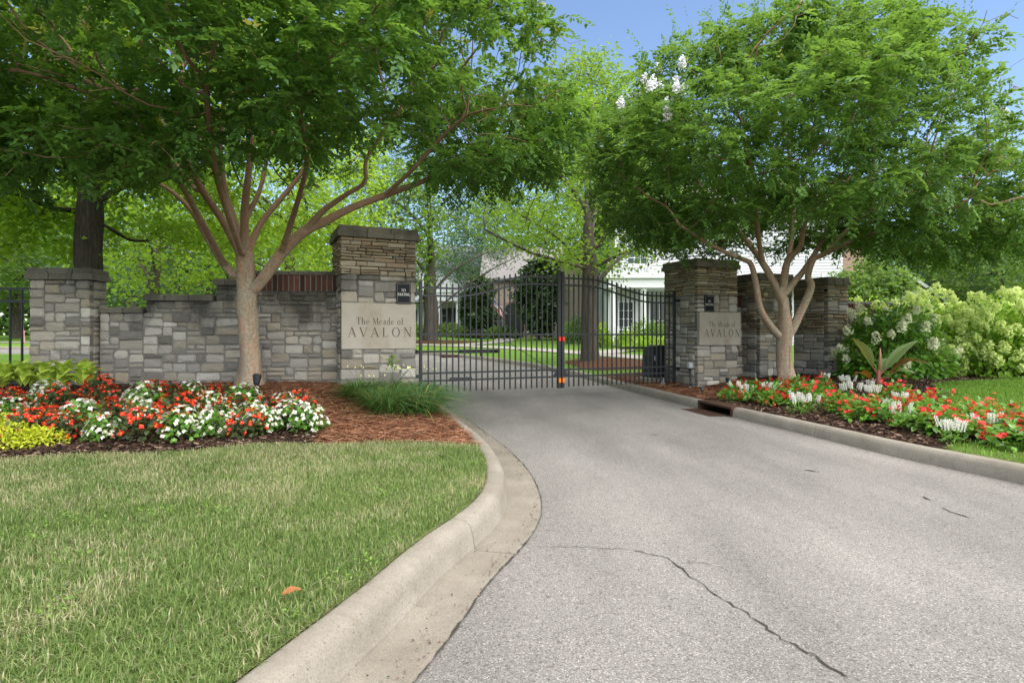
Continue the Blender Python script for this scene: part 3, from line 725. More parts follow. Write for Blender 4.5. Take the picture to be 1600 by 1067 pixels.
c2 = empty('conduit', (3.27, 12.35, .05), TH, 'short upright grey pipes in the straw below the opener cabinet', 'conduit')
for k in (-.03, .035): MB().tube([(k, 0, -.05), (k, 0, .15+k)], .02, 8).build('pipe', M_PVC, c2)
# spotlights
def spot(p, rz, s, label):
    e = empty('garden_spotlight', p, rz, label, 'spotlight', 'ground spotlights in the beds')
    MB().lathe([(.01*s, -.04), (.055*s, .0), (.055*s, .015*s), (.02*s, .02*s), (.016*s, .09*s)], 12).build('stake_base', M_BLKP, e, smooth=False)
    c, n = Vector((0, 0, .12*s)), Vector((0, .6, .8)); MB().tube([c-n*.05*s, c-n*.03*s, c+n*.03*s, c+n*.075*s], [.02*s, .035*s, .042*s, .05*s], 12).build('lamp_head', M_BLKP, e)
    MB().tube([c+n*.0755*s, c+n*.078*s], [.044*s, .043*s], 12).build('lens', plain('lamp_lens', (.12, .13, .13), .15, .5), e)
spot(G(401, 612), .3, 1.25, 'black garden spotlight in the pine straw beside the left crape myrtle trunk')
spot(G(1137, 604), -.2, .9, 'small black spotlight in the straw near the right sign pillar')
spot(G(1097, 617), .2, .7, 'tiny black spotlight at the foot of the right pillar corner')
# fence at the far left
def fence():
    e = empty('metal_fence', (EP[0]-.03, EP[1]+.2, .28), WA, 'black steel picket fence at the left edge behind the hostas', 'fence')
    n = 16
    for k in range(n): MB().box(-.07-k*.175, -.045-k*.175, -.012, .012, -.05, 1.63 if k % 13 else 1.66).build('picket', M_IRON, e)
    for z in (1.62, 1.42, .12): MB().box(-n*.175, .0, -.017, .017, z-.017, z+.017).build('rail', M_IRON, e)
fence()
# ------------------------------------------------------------------ trees
def unit(v): return v/np.maximum(np.linalg.norm(v, axis=-1, keepdims=True), 1e-9)
def colonize(pos, par, A, step, di, dk, iters=80, up=.08, seed=1):
    r = np.random.default_rng(seed); pos = [np.array(p, float) for p in pos]; par = list(par); A = np.array(A, float)
    Pn = np.array(pos); nd = np.full(len(A), 1e9); ni = np.zeros(len(A), int)
    def upd(lo):
        Q = np.array(pos[lo:])
        if not len(Q): return
        for c in range(0, len(Q), 400):
            d = np.linalg.norm(A[:, None]-Q[None, c:c+400], axis=2); k = d.argmin(1); dd = d[np.arange(len(A)), k]
            m = dd < nd; nd[m] = dd[m]; ni[m] = k[m]+lo+c
    upd(0)
    for _ in range(iters):
        al = nd > dk; A, nd, ni = A[al], nd[al], ni[al]
        act = nd < di
        if not act.any(): break
        idx = ni[act]; Pn = np.array(pos); dirs = unit(A[act]-Pn[idx])
        acc = np.zeros_like(Pn); np.add.at(acc, idx, dirs); lo = len(pos)
        for i in np.unique(idx):
            v = acc[i]/(np.linalg.norm(acc[i])+1e-9)+r.normal(0, .18, 3)+np.array([0, 0, up]); v /= np.linalg.norm(v)
            pos.append(Pn[i]+v*step*r.uniform(.8, 1.2)); par.append(int(i))
        if len(pos) > 6000: break
        upd(lo)
    return np.array(pos), np.array(par)
MINR = []
def minr(rad): 
    m = np.zeros(len(rad)); m[:len(MINR)] = MINR; return np.maximum(rad, m)
def limbs(base_pts, limb_list, step=.22, wob=.02, seed=2, rs=None):
    """polyline skeleton; limb: (index of a skeleton point by nearest position, points)"""
    r = np.random.default_rng(seed); pos, par = [], []; MINR.clear()
    def run(pts, start, r0=0, r1=0):
        prev = start
        for q, (a, b) in enumerate(zip(pts[:-1], pts[1:])):
            a, b = np.array(a), np.array(b); n = max(1, int(np.linalg.norm(b-a)/step))
            for k in range(1, n+1):
                p = a+(b-a)*k/n
                if k < n: p = p+r.normal(0, wob, 3)
                pos.append(p); par.append(prev); prev = len(pos)-1; MINR.append(r0+(r1-r0)*(q+k/n)/(len(pts)-1))
    pos.append(np.array(base_pts[0], float)); par.append(-1); MINR.append(0); run(base_pts, 0)
    for li, pts in enumerate(limb_list):
        r0 = rs[li] if rs else 0
        C = catmull([tuple(p) for p in pts], 4)
        d = np.linalg.norm(np.array(pos)-C[0], axis=1); i = int(d.argmin()); run([pos[i]]+list(C[1:]), i, r0, r0*.3)
    return pos, par
def radii(pos, par, base, tip):
    n = len(pos); cnt = np.zeros(n); has = np.zeros(n, bool)
    has[par[par >= 0]] = True; cnt[~has] = 1
    for i in range(n-1, 0, -1): cnt[par[i]] += cnt[i]
    e = math.log(max(cnt[0], 2))/math.log(base/tip)
    return tip*np.maximum(cnt, 1)**(1/e), has
def wood(name, pos, par, rad, mat, parent, flare=None, rmin=0.0):
    n = len(pos); kids = [[] for _ in range(n)]
    for i in range(1, n): kids[par[i]].append(i)
    V, T = [], []; nv = 0
    stack = [(0, None)]
    while stack:
        s, pre = stack.pop(); chain = [s]; c = s
        while kids[c]:
            k = sorted(kids[c], key=lambda q: -rad[q])
            for o in k[1:]: stack.append((o, c))
            c = k[0]; chain.append(c)
        pts = [pos[i] for i in chain]; rr = [rad[i] for i in chain]
        if pre is not None: pts = [pos[pre]]+pts; rr = [min(rad[pre], rad[s]*1.25)]+rr
        if rr[0] < rmin: continue
        if len(pts) < 2: continue
        m = 12 if rr[0] > .1 else 8 if rr[0] > .04 else 5 if rr[0] > .015 else 3
        pts = np.array(pts); rr = np.array(rr)
        t = unit(np.gradient(pts, axis=0)); up = np.cross(t[0], [.3, .9, .2]); up /= np.linalg.norm(up)+1e-9
        ang = 2*np.pi*np.arange(m)/m; rings = []
        for i in range(len(pts)):
            up = up-t[i]*up.dot(t[i]); up /= np.linalg.norm(up)+1e-9; w = np.cross(t[i], up); rk = rr[i]
            wobble = 1+(.10*np.sin(ang*3+pts[i][2]*2)+.06*np.sin(ang*5-pts[i][2]*3) if m >= 8 else 0)
            if flare and chain[0] == 0: wobble = wobble*(1+flare*math.exp(-(pts[i][2]-pos[0][2])/.16))
            rings.append(pts[i]+np.outer(np.cos(ang)*rk*wobble, up)+np.outer(np.sin(ang)*rk*wobble, w))
        V.append(np.concatenate(rings)); k = len(pts)
        i0 = np.arange(k-1)[:, None]*m+np.arange(m)[None, :]; i1 = np.arange(k-1)[:, None]*m+(np.arange(m)+1)[None, :] % m
        T.append(np.stack([i0, i1, i1+m, i0+m], -1).reshape(-1, 4)+nv); nv += k*m
    return mesh_np(name, np.concatenate(V), np.concatenate(T), mat, parent, smooth=True)
def leaf_arrays(p, d, n, L, W, tone, fold=.25):
    """folded lozenge leaves: 4 verts, 2 tris each"""
    d = unit(d); s = unit(np.cross(d, n)); n = unit(np.cross(s, d)); L = L[:, None]; W = W[:, None]
    mid = p+d*L*.45
    V = np.stack([p, mid-s*W*.5+n*W*fold, p+d*L-n*L*.08, mid+s*W*.5+n*W*fold], 1).reshape(-1, 3)
    i = np.arange(len(p))*4; T = np.concatenate([np.stack([i, i+2, i+1], -1), np.stack([i, i+3, i+2], -1)])
    return V, T, np.repeat(tone, 4)
def sprays(tp, td, K, slen, leaf, width, seed=0, flat=.8, droop=.25, tip_frac=.0, tone_mu=.4):
    """pinnate sprays: leaves in two ranks along each twig"""
    r = np.random.default_rng(seed); n = len(tp); td = unit(td+r.normal(0, .35, td.shape)); 
    N = unit(np.stack([r.normal(0, 1-flat, n), r.normal(0, 1-flat, n), np.ones(n)], -1)); S = unit(np.cross(td, N)); N = unit(np.cross(S, td))
    u = np.tile(np.linspace(.12, 1, K), (n, 1))+r.normal(0, .03, (n, K)); side = np.where(np.arange(K) % 2, 1., -1.)[None, :]*np.ones((n, 1)); side[:, -1] = 0
    sl = slen*r.uniform(.6, 1.3, n)[:, None]
    p = tp[:, None]+td[:, None]*(u*sl)[..., None]; p[..., 2] -= droop*(u*sl)**2/slen
    d = td[:, None]*.62+S[:, None]*side[..., None]*.8+r.normal(0, .16, (n, K, 3)); d[..., 2] -= droop*.6
    nn = N[:, None]+r.normal(0, .28, (n, K, 3))
    base = np.clip(r.normal(tone_mu, .16, n), 0, .85)[:, None]+r.normal(0, .07, (n, K))
    tips = r.random(n) < tip_frac; base = np.where(tips[:, None], .72+.3*u, base)
    L = leaf*r.uniform(.5, 1.3, (n, K)); W = width*r.uniform(.8, 1.15, (n, K))
    return leaf_arrays(p.reshape(-1, 3), d.reshape(-1, 3), nn.reshape(-1, 3), L.ravel(), W.ravel(), np.clip(base, 0, 1).ravel())
def clumps(tp, K, spread, leaf, width, seed=0, tone_mu=.4, flatz=.6, up=.6, tsd=.17):
    r = np.random.default_rng(seed); n = len(tp)
    p = tp[:, None]+r.normal(0, 1, (n, K, 3))*spread*np.array([1, 1, flatz]); p = p.reshape(-1, 3)
    d = unit(r.normal(0, 1, p.shape)*np.array([1, 1, .6])+np.array([0, 0, -.2])); nn = unit(r.normal(0, 1, p.shape)+np.array([0, 0, up*2]))
    tone = np.clip(np.repeat(r.normal(tone_mu, tsd, n), K)+r.normal(0, .08, n*K), 0, 1)
    return leaf_arrays(p, d, nn, leaf*r.uniform(.6, 1.3, len(p)), width*r.uniform(.7, 1.2, len(p)), tone)
def join(*arrs):
    V, T, A = [], [], []; o = 0
    for v, t, a in arrs: V.append(v); T.append(t+o); A.append(a); o += len(v)
    return np.concatenate(V), np.concatenate(T), np.concatenate(A)
def crown_mesh(name, arr, mat, parent, kind='stuff', smooth=False):
    o = mesh_np(name, arr[0], arr[1], mat, parent, {'tone': arr[2]}, smooth=smooth)
    if kind: o['kind'] = kind
    return o
def ell_pts(n, c, R, inner=.5, seed=0, low=None):
    r = np.random.default_rng(seed); out = []
    while len(out) < n:
        q = r.uniform(-1, 1, (n*3, 3)); l = np.linalg.norm(q, axis=1); q = q[(l < 1) & (l > inner*r.random(len(l))**.3)]
        p = np.array(c)+q*np.array(R)
        if low is not None: p = p[low(p)]
        out += p.tolist()
    return np.array(out[:n])

def bark(name, stops, sc=(9, 9, 1.6), bump=.5, upper=None):
    t = NT(name, .85, .2); v = t.pos(sc)
    c = t.ramp(t.noise(1.0, 6, v, .65), stops); c = t.mix(t.ramp(t.noise(26, 4), [(.4, .35), (.65, 0.0)]), c, (.06, .045, .035))
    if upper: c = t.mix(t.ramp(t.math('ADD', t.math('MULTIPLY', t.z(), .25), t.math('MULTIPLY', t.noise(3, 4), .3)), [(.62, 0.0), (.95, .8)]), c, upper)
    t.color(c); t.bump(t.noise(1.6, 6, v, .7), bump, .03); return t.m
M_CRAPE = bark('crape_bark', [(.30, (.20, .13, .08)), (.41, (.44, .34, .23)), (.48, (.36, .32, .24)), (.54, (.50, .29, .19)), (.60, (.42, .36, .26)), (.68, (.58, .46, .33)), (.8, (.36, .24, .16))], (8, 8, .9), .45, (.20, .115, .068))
M_OAK = bark('oak_bark', [(.3, (.022, .019, .016)), (.6, (.075, .066, .056)), (.8, (.13, .115, .10))], (22, 22, 3.0), 1.0)
M_FARBARK = bark('grey_bark', [(.3, (.05, .042, .035)), (.7, (.14, .12, .10))], (12, 12, 2), .8)
L_CRAPE = leaf_mat('crape_leaf', (.030, .087, .024), (.096, .22, .040), (.29, .49, .045), (.50, .46, .035), .47, .36, .45)
L_CRAPE2 = leaf_mat('crape_leaf_pale', (.035, .094, .026), (.115, .24, .046), (.31, .51, .055), (.44, .44, .05), .42, .42, .4)  # slightly paler green for the leaves of the right crape myrtle
L_MAPLE = leaf_mat('maple_leaf', (.06, .13, .018), (.16, .30, .035), (.46, .66, .05), None, .5)
L_LIME = leaf_mat('bright_leaf', (.10, .20, .018), (.24, .42, .035), (.58, .76, .06), None, .55)
L_BLUE = leaf_mat('willow_oak_leaf', (.030, .070, .035), (.085, .16, .075), (.20, .34, .10), None, .4)
L_MID = leaf_mat('mid_green_leaf', (.045, .10, .022), (.125, .23, .045), (.34, .50, .07), None, .42)
L_DARK = leaf_mat('evergreen_leaf', (.022, .05, .02), (.065, .115, .04), (.14, .22, .04), (.34, .28, .05), .2, .3, .5)

def terminal(pos, par, rad, has, rmax):
    m = (rad < rmax) & (par >= 0); i = np.where(m)[0]; return pos[i], unit(pos[i]-pos[par[i]])

def noise3(p, s, seed):
    r = np.random.default_rng(seed).random((32, 32, 32)); q = np.asarray(p)*np.array(s)+50; i = np.floor(q).astype(int); f = q-i; f = f*f*(3-2*f); out = 0
    for a in (0, 1):
        for b in (0, 1):
            for c in (0, 1): out = out+r[(i[:, 0]+a) % 32, (i[:, 1]+b) % 32, (i[:, 2]+c) % 32]*np.where(a, f[:, 0], 1-f[:, 0])*np.where(b, f[:, 1], 1-f[:, 1])*np.where(c, f[:, 2], 1-f[:, 2])
    return out
def tiers(tp, td, cut, seed):
    k = noise3(tp, (.75, .75, 1.7), seed) > cut; return tp[k], td[k]
def many_sprays(tp, td, m, K, sl, leaf, width, seed, tone):
    r = np.random.default_rng(seed); out = []; tn = np.clip(r.normal(tone, .13, len(tp)), .08, .8)
    for k in range(m):
        a = r.random(len(tp))*6.283; side = np.stack([np.cos(a), np.sin(a), r.normal(-.05, .3, len(tp))], -1)
        d = td*np.array([1, 1, .5])*.6+side*(.3 if k == 0 else 1.0); p = tp+r.normal(0, .10, tp.shape)*np.array([1, 1, .6])
        V, T, A = sprays(p, d, K, sl, leaf, width, seed*10+k, .8, .28, .0, tone); A = np.clip(A-tone+np.repeat(tn, K*4), 0, .85); out.append((V, T, A))
    return join(*out)
# left crape myrtle: many limbs leaving a pale trunk
def crape_left():
    Y0 = 8.85; b = P(391, 601, Y0)
    e = empty('crape_myrtle_tree', (0, 0, 0), 0, 'large spreading crape myrtle with a pale trunk before the left stone wall', 'tree')
    base = [P(391, 604, Y0), P(391, 580, Y0), P(389, 540, Y0), P(387, 500, Y0), P(386, 455, Y0), P(384, 425, Y0), P(383, 398, Y0)]
    LB = [
        [P(378, 440, Y0), P(352, 415, Y0+.1), P(325, 372, Y0+.3), P(300, 330, Y0+.5), P(262, 295, Y0+.7), P(205, 265, Y0+.9)],
        [P(380, 405, Y0), P(352, 350, Y0-.2), P(318, 300, Y0-.5), P(285, 240, Y0-.8), P(240, 185, Y0-1.2), P(215, 140, Y0-1.5)],
        [P(382, 395, Y0), P(362, 330, Y0+.2), P(330, 255, Y0+.3), P(303, 200, Y0+.4), P(295, 140, Y0+.5)],
        [P(384, 395, Y0), P(383, 330, Y0-.1), P(388, 270, Y0-.3), P(392, 215, Y0-.5), P(380, 150, Y0-.8)],
        [P(386, 400, Y0), P(408, 350, Y0+.2), P(448, 300, Y0+.5), P(475, 262, Y0+.7), P(500, 190, Y0+1.0)],
        [P(394, 455, Y0), P(415, 430, Y0-.05), P(440, 396, Y0-.1), P(475, 362, Y0-.1), P(510, 345, Y0), P(550, 325, Y0+.1), P(600, 306, Y0+.3), P(655, 286, Y0+.5), P(715, 262, Y0+.8), P(780, 250, Y0+1.0)],
        [P(475, 362, Y0-.1), P(505, 330, Y0-.2), P(540, 305, Y0-.35), P(570, 285, Y0-.5), P(572, 250, Y0-.7), P(600, 205, Y0-1.0), P(640, 150, Y0-1.3)],
        [P(440, 396, Y0-.1), P(455, 350, Y0-.6), P(470, 300, Y0-1.3), P(480, 250, Y0-2.0), P(470, 180, Y0-2.6)],
        [P(352, 415, Y0+.1), P(325, 365, Y0-.6), P(290, 300, Y0-1.3), P(250, 235, Y0-2.0), P(200, 170, Y0-2.5)],
        [P(380, 405, Y0), P(365, 360, Y0-.8), P(345, 300, Y0-1.6), P(330, 225, Y0-2.4), P(320, 120, Y0-3.0)],
        [P(600, 306, Y0+.3), P(640, 270, Y0), P(690, 215, Y0-.3), P(730, 180, Y0-.6)],
        [P(365, 360, Y0-.8), P(352, 300, Y0-.9), P(345, 230, Y0-1.0), P(350, 150, Y0-1.2)],
        [P(383, 345, Y0-.1), P(405, 300, Y0), P(418, 245, Y0+.2), P(430, 180, Y0+.4)],
        [P(330, 255, Y0+.3), P(345, 215, Y0+.2), P(350, 160, Y0+.1)],
        [P(318, 300, Y0-.5), P(300, 290, Y0-.3), P(265, 240, Y0), P(250, 170, Y0+.2)],
    ]
    pos, par = limbs(base, LB, .16, .013, 3, [.072, .07, .062, .07, .058, .095, .05, .05, .055, .05, .035, .045, .045, .035, .035])
    c0 = np.array([b.x, b.y])
    def low(p):
        r = np.linalg.norm(p[:, :2]-c0, axis=1); return p[:, 2] > np.interp(r, [0, 1.5, 3, 4.5, 6], [4.9, 4.4, 3.75, 3.2, 3.1])+1.0*sst(-.5, 1.5, p[:, 1]-c0[1])*(1-sst(2.0, 3.5, p[:, 0]-c0[0]))+.3*sst(2.0, 3.5, p[:, 0]-c0[0])
    A = np.concatenate([ell_pts(2300, (b.x-.1, b.y-.5, 5.0), (5.35, 4.6, 3.1), .62, 4, low),
                        ell_pts(330, (-4.7, 6.0, 3.45), (1.7, 1.3, .75), .2, 5), ell_pts(300, (-2.4, 5.9, 3.9), (2.0, 1.3, .8), .2, 55), ell_pts(200, (-6.3, 7.4, 3.8), (1.5, 1.3, .8), .2, 56), ell_pts(260, (b.x+3.8, b.y-.1, 4.15), (1.4, 1.6, .9), .2, 6),
                        ell_pts(200, (b.x-4.9, b.y-1.2, 3.9), (1.8, 1.9, .9), .2, 8)])
    pos, par = colonize(pos, par, A, .21, 1.3, .30, 90, .05, 5)
    rad, has = radii(pos, par, .16, .0035)
    rad = minr(np.where(np.arange(len(pos)) < 10, np.maximum(rad*.9, .138), np.where(rad > .012, .012+(rad-.012)*.75, rad)))
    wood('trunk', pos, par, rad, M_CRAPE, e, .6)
    tp, td = terminal(pos, par, rad, has, .0095)
    r = np.random.default_rng(9); out = (tp[:, 2] > 3.0)
    up = td*np.array([1, 1, .5])
    # leaves of sprays from every twig, a second one swung off to the side
    a1 = many_sprays(*tiers(tp, td, .36, 1), 8, 15, .34, .086, .048, 1, .42)
    k = (tp[:, 2] > 4.3) | (r.random(len(tp)) < .12); kk = np.where((k & (r.random(len(tp)) < .09)) | ((tp[:, 1] < 7.4) & (tp[:, 2] < 5) & (r.random(len(tp)) < .10)))[0]
    a3 = sprays(tp[kk], np.tile([0, 0, 1.], (len(kk), 1))+td[kk]*.5, 15, .30, .075, .034, 3, .3, .0, 1.0)
    crown_mesh('crown', join(a1, a3), L_CRAPE, e)
    return len(tp)
def crape_right():
    Y0 = 10.5; b = P(1227, 603, Y0)
    e = empty('crape_myrtle_tree', (0, 0, 0), 0, 'crape myrtle with white blossom and forked trunk in the right flower bed', 'tree')
    base = [P(1227, 606, Y0), P(1226, 570, Y0), P(1226, 535, Y0), P(1227, 505, Y0), P(1224, 470, Y0), P(1223, 445, Y0)]
    LB = [
        [P(1224, 530, Y0), P(1205, 510, Y0), P(1188, 482, Y0-.1), P(1181, 445, Y0-.2), P(1172, 412, Y0-.3), P(1152, 402, Y0-.6), P(1115, 385, Y0-1.0), P(1060, 350, Y0-1.5)],
        [P(1223, 470, Y0), P(1208, 440, Y0), P(1190, 410, Y0+.1), P(1170, 382, Y0+.2), P(1140, 345, Y0+.3), P(1105, 310, Y0+.4), P(1080, 260, Y0+.5)],
        [P(1223, 455, Y0), P(1226, 425, Y0-.1), P(1232, 405, Y0-.2), P(1250, 385, Y0-.4), P(1258, 350, Y0-.7), P(1290, 290, Y0-1.1)],
        [P(1232, 525, Y0), P(1245, 500, Y0+.05), P(1262, 465, Y0+.1), P(1268, 445, Y0+.1), P(1263, 432, Y0+.1), P(1272, 405, Y0+.1), P(1290, 395, Y0), P(1340, 345, Y0-.3), P(1410, 305, Y0-.6)],
        [P(1226, 460, Y0), P(1243, 438, Y0+.2), P(1258, 420, Y0+.4), P(1290, 370, Y0+.8), P(1330, 310, Y0+1.2), P(1390, 250, Y0+1.6)],
        [P(1190, 410, Y0+.1), P(1185, 370, Y0-.3), P(1180, 320, Y0-.8), P(1170, 250, Y0-1.3)],
        [P(1226, 425, Y0-.1), P(1236, 380, Y0+.2), P(1240, 320, Y0+.4), P(1235, 250, Y0+.6)],
        [P(1290, 395, Y0), P(1350, 370, Y0-.6), P(1420, 350, Y0-1.2), P(1500, 320, Y0-1.8)],
    ]
    pos, par = limbs(base, LB, .16, .012, 13, [.075, .075, .075, .085, .07, .05, .05, .05])
    c0 = np.array([b.x, b.y])
    def low(p):
        r = np.linalg.norm(p[:, :2]-c0, axis=1); return p[:, 2] > np.interp(r, [0, 1.0, 2.5, 4, 6], [3.7, 3.25, 2.8, 2.6, 2.5])
    A = np.concatenate([ell_pts(1650, (b.x+.05, b.y-.1, 4.4), (3.95, 3.5, 2.25), .55, 14, low), ell_pts(380, (b.x+3.5, b.y-.3, 3.35), (2.6, 2.2, .95), .2, 15), ell_pts(150, (b.x+.6, b.y, 6.3), (2.3, 1.8, .7), .1, 16), ell_pts(130, (b.x+.9, b.y-1.3, 2.95), (1.1, .8, .35), .1, 17), ell_pts(130, (b.x-1.9, b.y-.6, 3.05), (1.2, 1.0, .4), .1, 18)])
    pos, par = colonize(pos, par, A, .20, 1.3, .29, 90, .06, 15)
    rad, has = radii(pos, par, .15, .0035)
    rad = minr(np.where(np.arange(len(pos)) < 7, np.maximum(rad*.9, .125), np.where(rad > .012, .012+(rad-.012)*.75, rad)))
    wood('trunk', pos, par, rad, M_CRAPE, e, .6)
    tp, td = terminal(pos, par, rad, has, .0095); r = np.random.default_rng(19)
    a1 = many_sprays(*tiers(tp, td, .37, 2), 8, 15, .33, .085, .045, 21, .45)
    kk = np.where((tp[:, 2] > 4.0) & (r.random(len(tp)) < .16))[0]
    a3 = sprays(tp[kk], np.tile([0, 0, 1.], (len(kk), 1))+td[kk]*.8, 15, .34, .06, .028, 23, .3, .0, 0.45, .5)
    hi = np.where(tp[:, 2] > 5.6)[0]
    a4 = sprays(tp[hi], np.tile([0, 0, 1.], (len(hi), 1))+td[hi]*1.1, 17, .62, .06, .028, 24, .3, .0, 0.12, .45)
    crown_mesh('crown', join(a1, a3, a4), L_CRAPE2, e)
    # white panicles among the leaves of the upper left
    M_W = plain('white_blossom', (.86, .86, .88), .7, .2)
    sx, sz = CX+tp[:, 0]/tp[:, 1]*F, HZ-(tp[:, 2]-CH)/tp[:, 1]*F
    d = ((sx-1012)/62)**2+((sz-165)/34)**2+np.maximum(tp[:, 1]-8.6, 0)*.8; top_ = []
    for i in np.argsort(d):
        if all(np.linalg.norm(tp[i]-tp[j]) > .30 for j in top_): top_.append(i)
        if len(top_) == 17: break
    d2 = np.argsort((tp[:, 0]-(b.x+3.3))**2+((tp[:, 2]-4.7)*2)**2+np.clip(tp[:, 1]-b.y+.6, 0, 9))[:3]
    for i in list(top_)+list(d2):
        n = 130; q = r.normal(0, 1, (n, 3)); q = unit(q)*r.random((n, 1))**.4; h = r.uniform(.16, .26)
        pp = q*np.array([.075, .075, h*.5]); pp[:, :2] *= (1-.5*(pp[:, 2:]/h+.5)); pp += tp[i]+np.array([0, -.22, .20])
        arr = leaf_arrays(pp, r.normal(0, 1, (n, 3)), r.normal(0, 1, (n, 3)), np.full(n, .036), np.full(n, .036), np.full(n, .5))
        mesh_np('blossom', arr[0], arr[1], M_W, e)
    return len(tp)
print('crape', crape_left(), crape_right())

# oak trunk behind the left wall
def oak_left():
    Y0 = 12.3; e = empty('oak_tree', (0, 0, 0), 0, 'big dark oak trunk with spreading limbs behind the left end pillar', 'tree')
    base = [P(140, 590, Y0), P(140, 520, Y0), P(140, 420, Y0), P(139, 340, Y0), P(139, 290, Y0), P(138, 200, Y0), P(145, 90, Y0), P(140, -30, Y0), P(150, -150, Y0)]
    LB = [[P(125, 330, Y0), P(85, 325, Y0-.4), P(40, 308, Y0-.8), P(-20, 285, Y0-1.2), P(-90, 270, Y0-1.6)],
          [P(152, 320, Y0), P(185, 295, Y0+.3), P(240, 275, Y0+.6), P(300, 262, Y0+1.0), P(380, 240, Y0+1.5)],
          [P(160, 350, Y0), P(185, 365, Y0+.3), P(205, 375, Y0+.6), P(232, 375, Y0+.9), P(252, 362, Y0+1.3)],
          [P(138, 200, Y0), P(90, 120, Y0+.5), P(40, 40, Y0+1)], [P(142, 180, Y0), P(200, 100, Y0-.2), P(250, 10, Y0-.4)],
          [P(140, 240, Y0), P(180, 215, Y0+1), P(240, 200, Y0+2.2)]]
    pos, par = limbs(base, LB, .3, .02, 33)
    bx = base[0].x
    def low(p): return p[:, 2] > 3.6
    A = np.concatenate([ell_pts(700, (bx, Y0+.5, 8.3), (5.5, 4.8, 4.2), .45, 34, low), ell_pts(260, (bx+2.6, Y0+2.2, 3.9), (3.0, 2.0, .8), .1, 35), ell_pts(160, (bx-2.2, Y0+.4, 3.6), (1.9, 2, .7), .1, 36)])
    pos, par = colonize(pos, par, A, .36, 2.2, .5, 60, .05, 37)
    rad, has = radii(pos, par, .26, .006); rad = np.where(np.arange(len(pos)) < 12, np.maximum(rad, .235), rad)
    wood('trunk', pos, par, rad, M_OAK, e, .25, .0065)
    tp, td = terminal(pos, par, rad, has, .016)
    crown_mesh('crown', clumps(tp, 42, .27, .15, .10, 38, .45), L_LIME, e)
oak_left()

def generic_tree(name, X, Y, hgt, crad, crown_lo, trunk_r, mat, lmat, label, group=None, n=260, leaf=.22, K=26, spread=.45, seed=50, shape=1.0, limbs_=None, tone=.45, density=1.0, asp=.5):
    z0 = float(H(X, Y)); e = empty(name, (X, Y, z0), 0, label, 'tree', group); r = np.random.default_rng(seed)
    fork = max(crown_lo*1.05, .5)
    base = [np.array([0, 0, -.15]), np.array([r.normal(0, .02), 0, fork*.5]), np.array([r.normal(0, .05), r.normal(0, .05), fork]), np.array([r.normal(0, .15), r.normal(0, .1), (hgt+fork)*.5]), np.array([0, 0, hgt*.92])]
    LB = []
    for k in range(6):
        a = k*2.4+r.random(); h = fork*.85+(hgt-fork)*.1*k; R = crad*.6
        LB.append([np.array([0, 0, h]), np.array([math.cos(a)*R*.4, math.sin(a)*R*.4, h+crad*.25]), np.array([math.cos(a)*R, math.sin(a)*R, h+crad*.45])])
    if limbs_: LB += limbs_
    pos, par = limbs(base, LB, .5, .03, seed)
    A = ell_pts(n, (0, 0, (hgt+crown_lo)/2), (crad, crad, (hgt-crown_lo)/2), .45*shape, seed+1)
    pos, par = colonize(pos, par, A, crad*.11, crad*.7, crad*.14, 50, .05, seed)
    rad, has = radii(pos, par, trunk_r, .012); nb = max(2, int(fork/.5)); rad = np.where(np.arange(len(pos)) <= nb, np.maximum(rad, trunk_r*.85), rad)
    wood('trunk', pos, par, rad, mat, e, .3, .014)
    tp, td = terminal(pos, par, rad, has, .035)
    crown_mesh('crown', clumps(tp, int(K*density), spread, leaf, leaf*asp, seed+3, tone), lmat, e)
    return e
# the maple just inside the gate
generic_tree('maple_tree', 2.55, 18.4, 8.8, 4.3, 2.5, .27, M_FARBARK, L_MAPLE, 'bright green maple with a straight trunk just inside the gate', n=420, leaf=.15, K=24, spread=.32, seed=60, asp=.7,
    limbs_=[[np.array([0, 0, 3.0]), np.array([1.0, -.3, 3.5]), np.array([2.4, -.5, 3.9]), np.array([3.4, -.6, 3.9])], [np.array([0, 0, 2.9]), np.array([-1.0, -.2, 3.5]), np.array([-2.2, -.3, 4.3])], [np.array([0, 0, 3.0]), np.array([-.9, -.3, 3.2]), np.array([-2.0, -.5, 3.5]), np.array([-3.4, -.5, 4.2])]])
generic_tree('willow_oak_tree', -5.2, 36.5, 12.6, 6.6, 3.4, .46, M_FARBARK, L_BLUE, 'grey-green willow oak with a thick trunk seen through the left gate leaf', n=420, leaf=.26, K=30, spread=.55, seed=70, asp=.3,
    limbs_=[[np.array([0, 0, 1.8]), np.array([1.5, 0, 3.0]), np.array([3.5, 0, 4.4]), np.array([5.4, 0, 5.4])], [np.array([0, 0, 2.2]), np.array([-1.2, 0, 3.6]), np.array([-2.8, 0, 5.5])]])
generic_tree('tall_tree', 4.6, 33, 17.5, 3.8, 4.0, .34, M_FARBARK, L_MAPLE, 'tall pale green tree rising behind the white blossom', n=330, leaf=.26, K=28, spread=.5, seed=80, asp=.5, tone=.35)
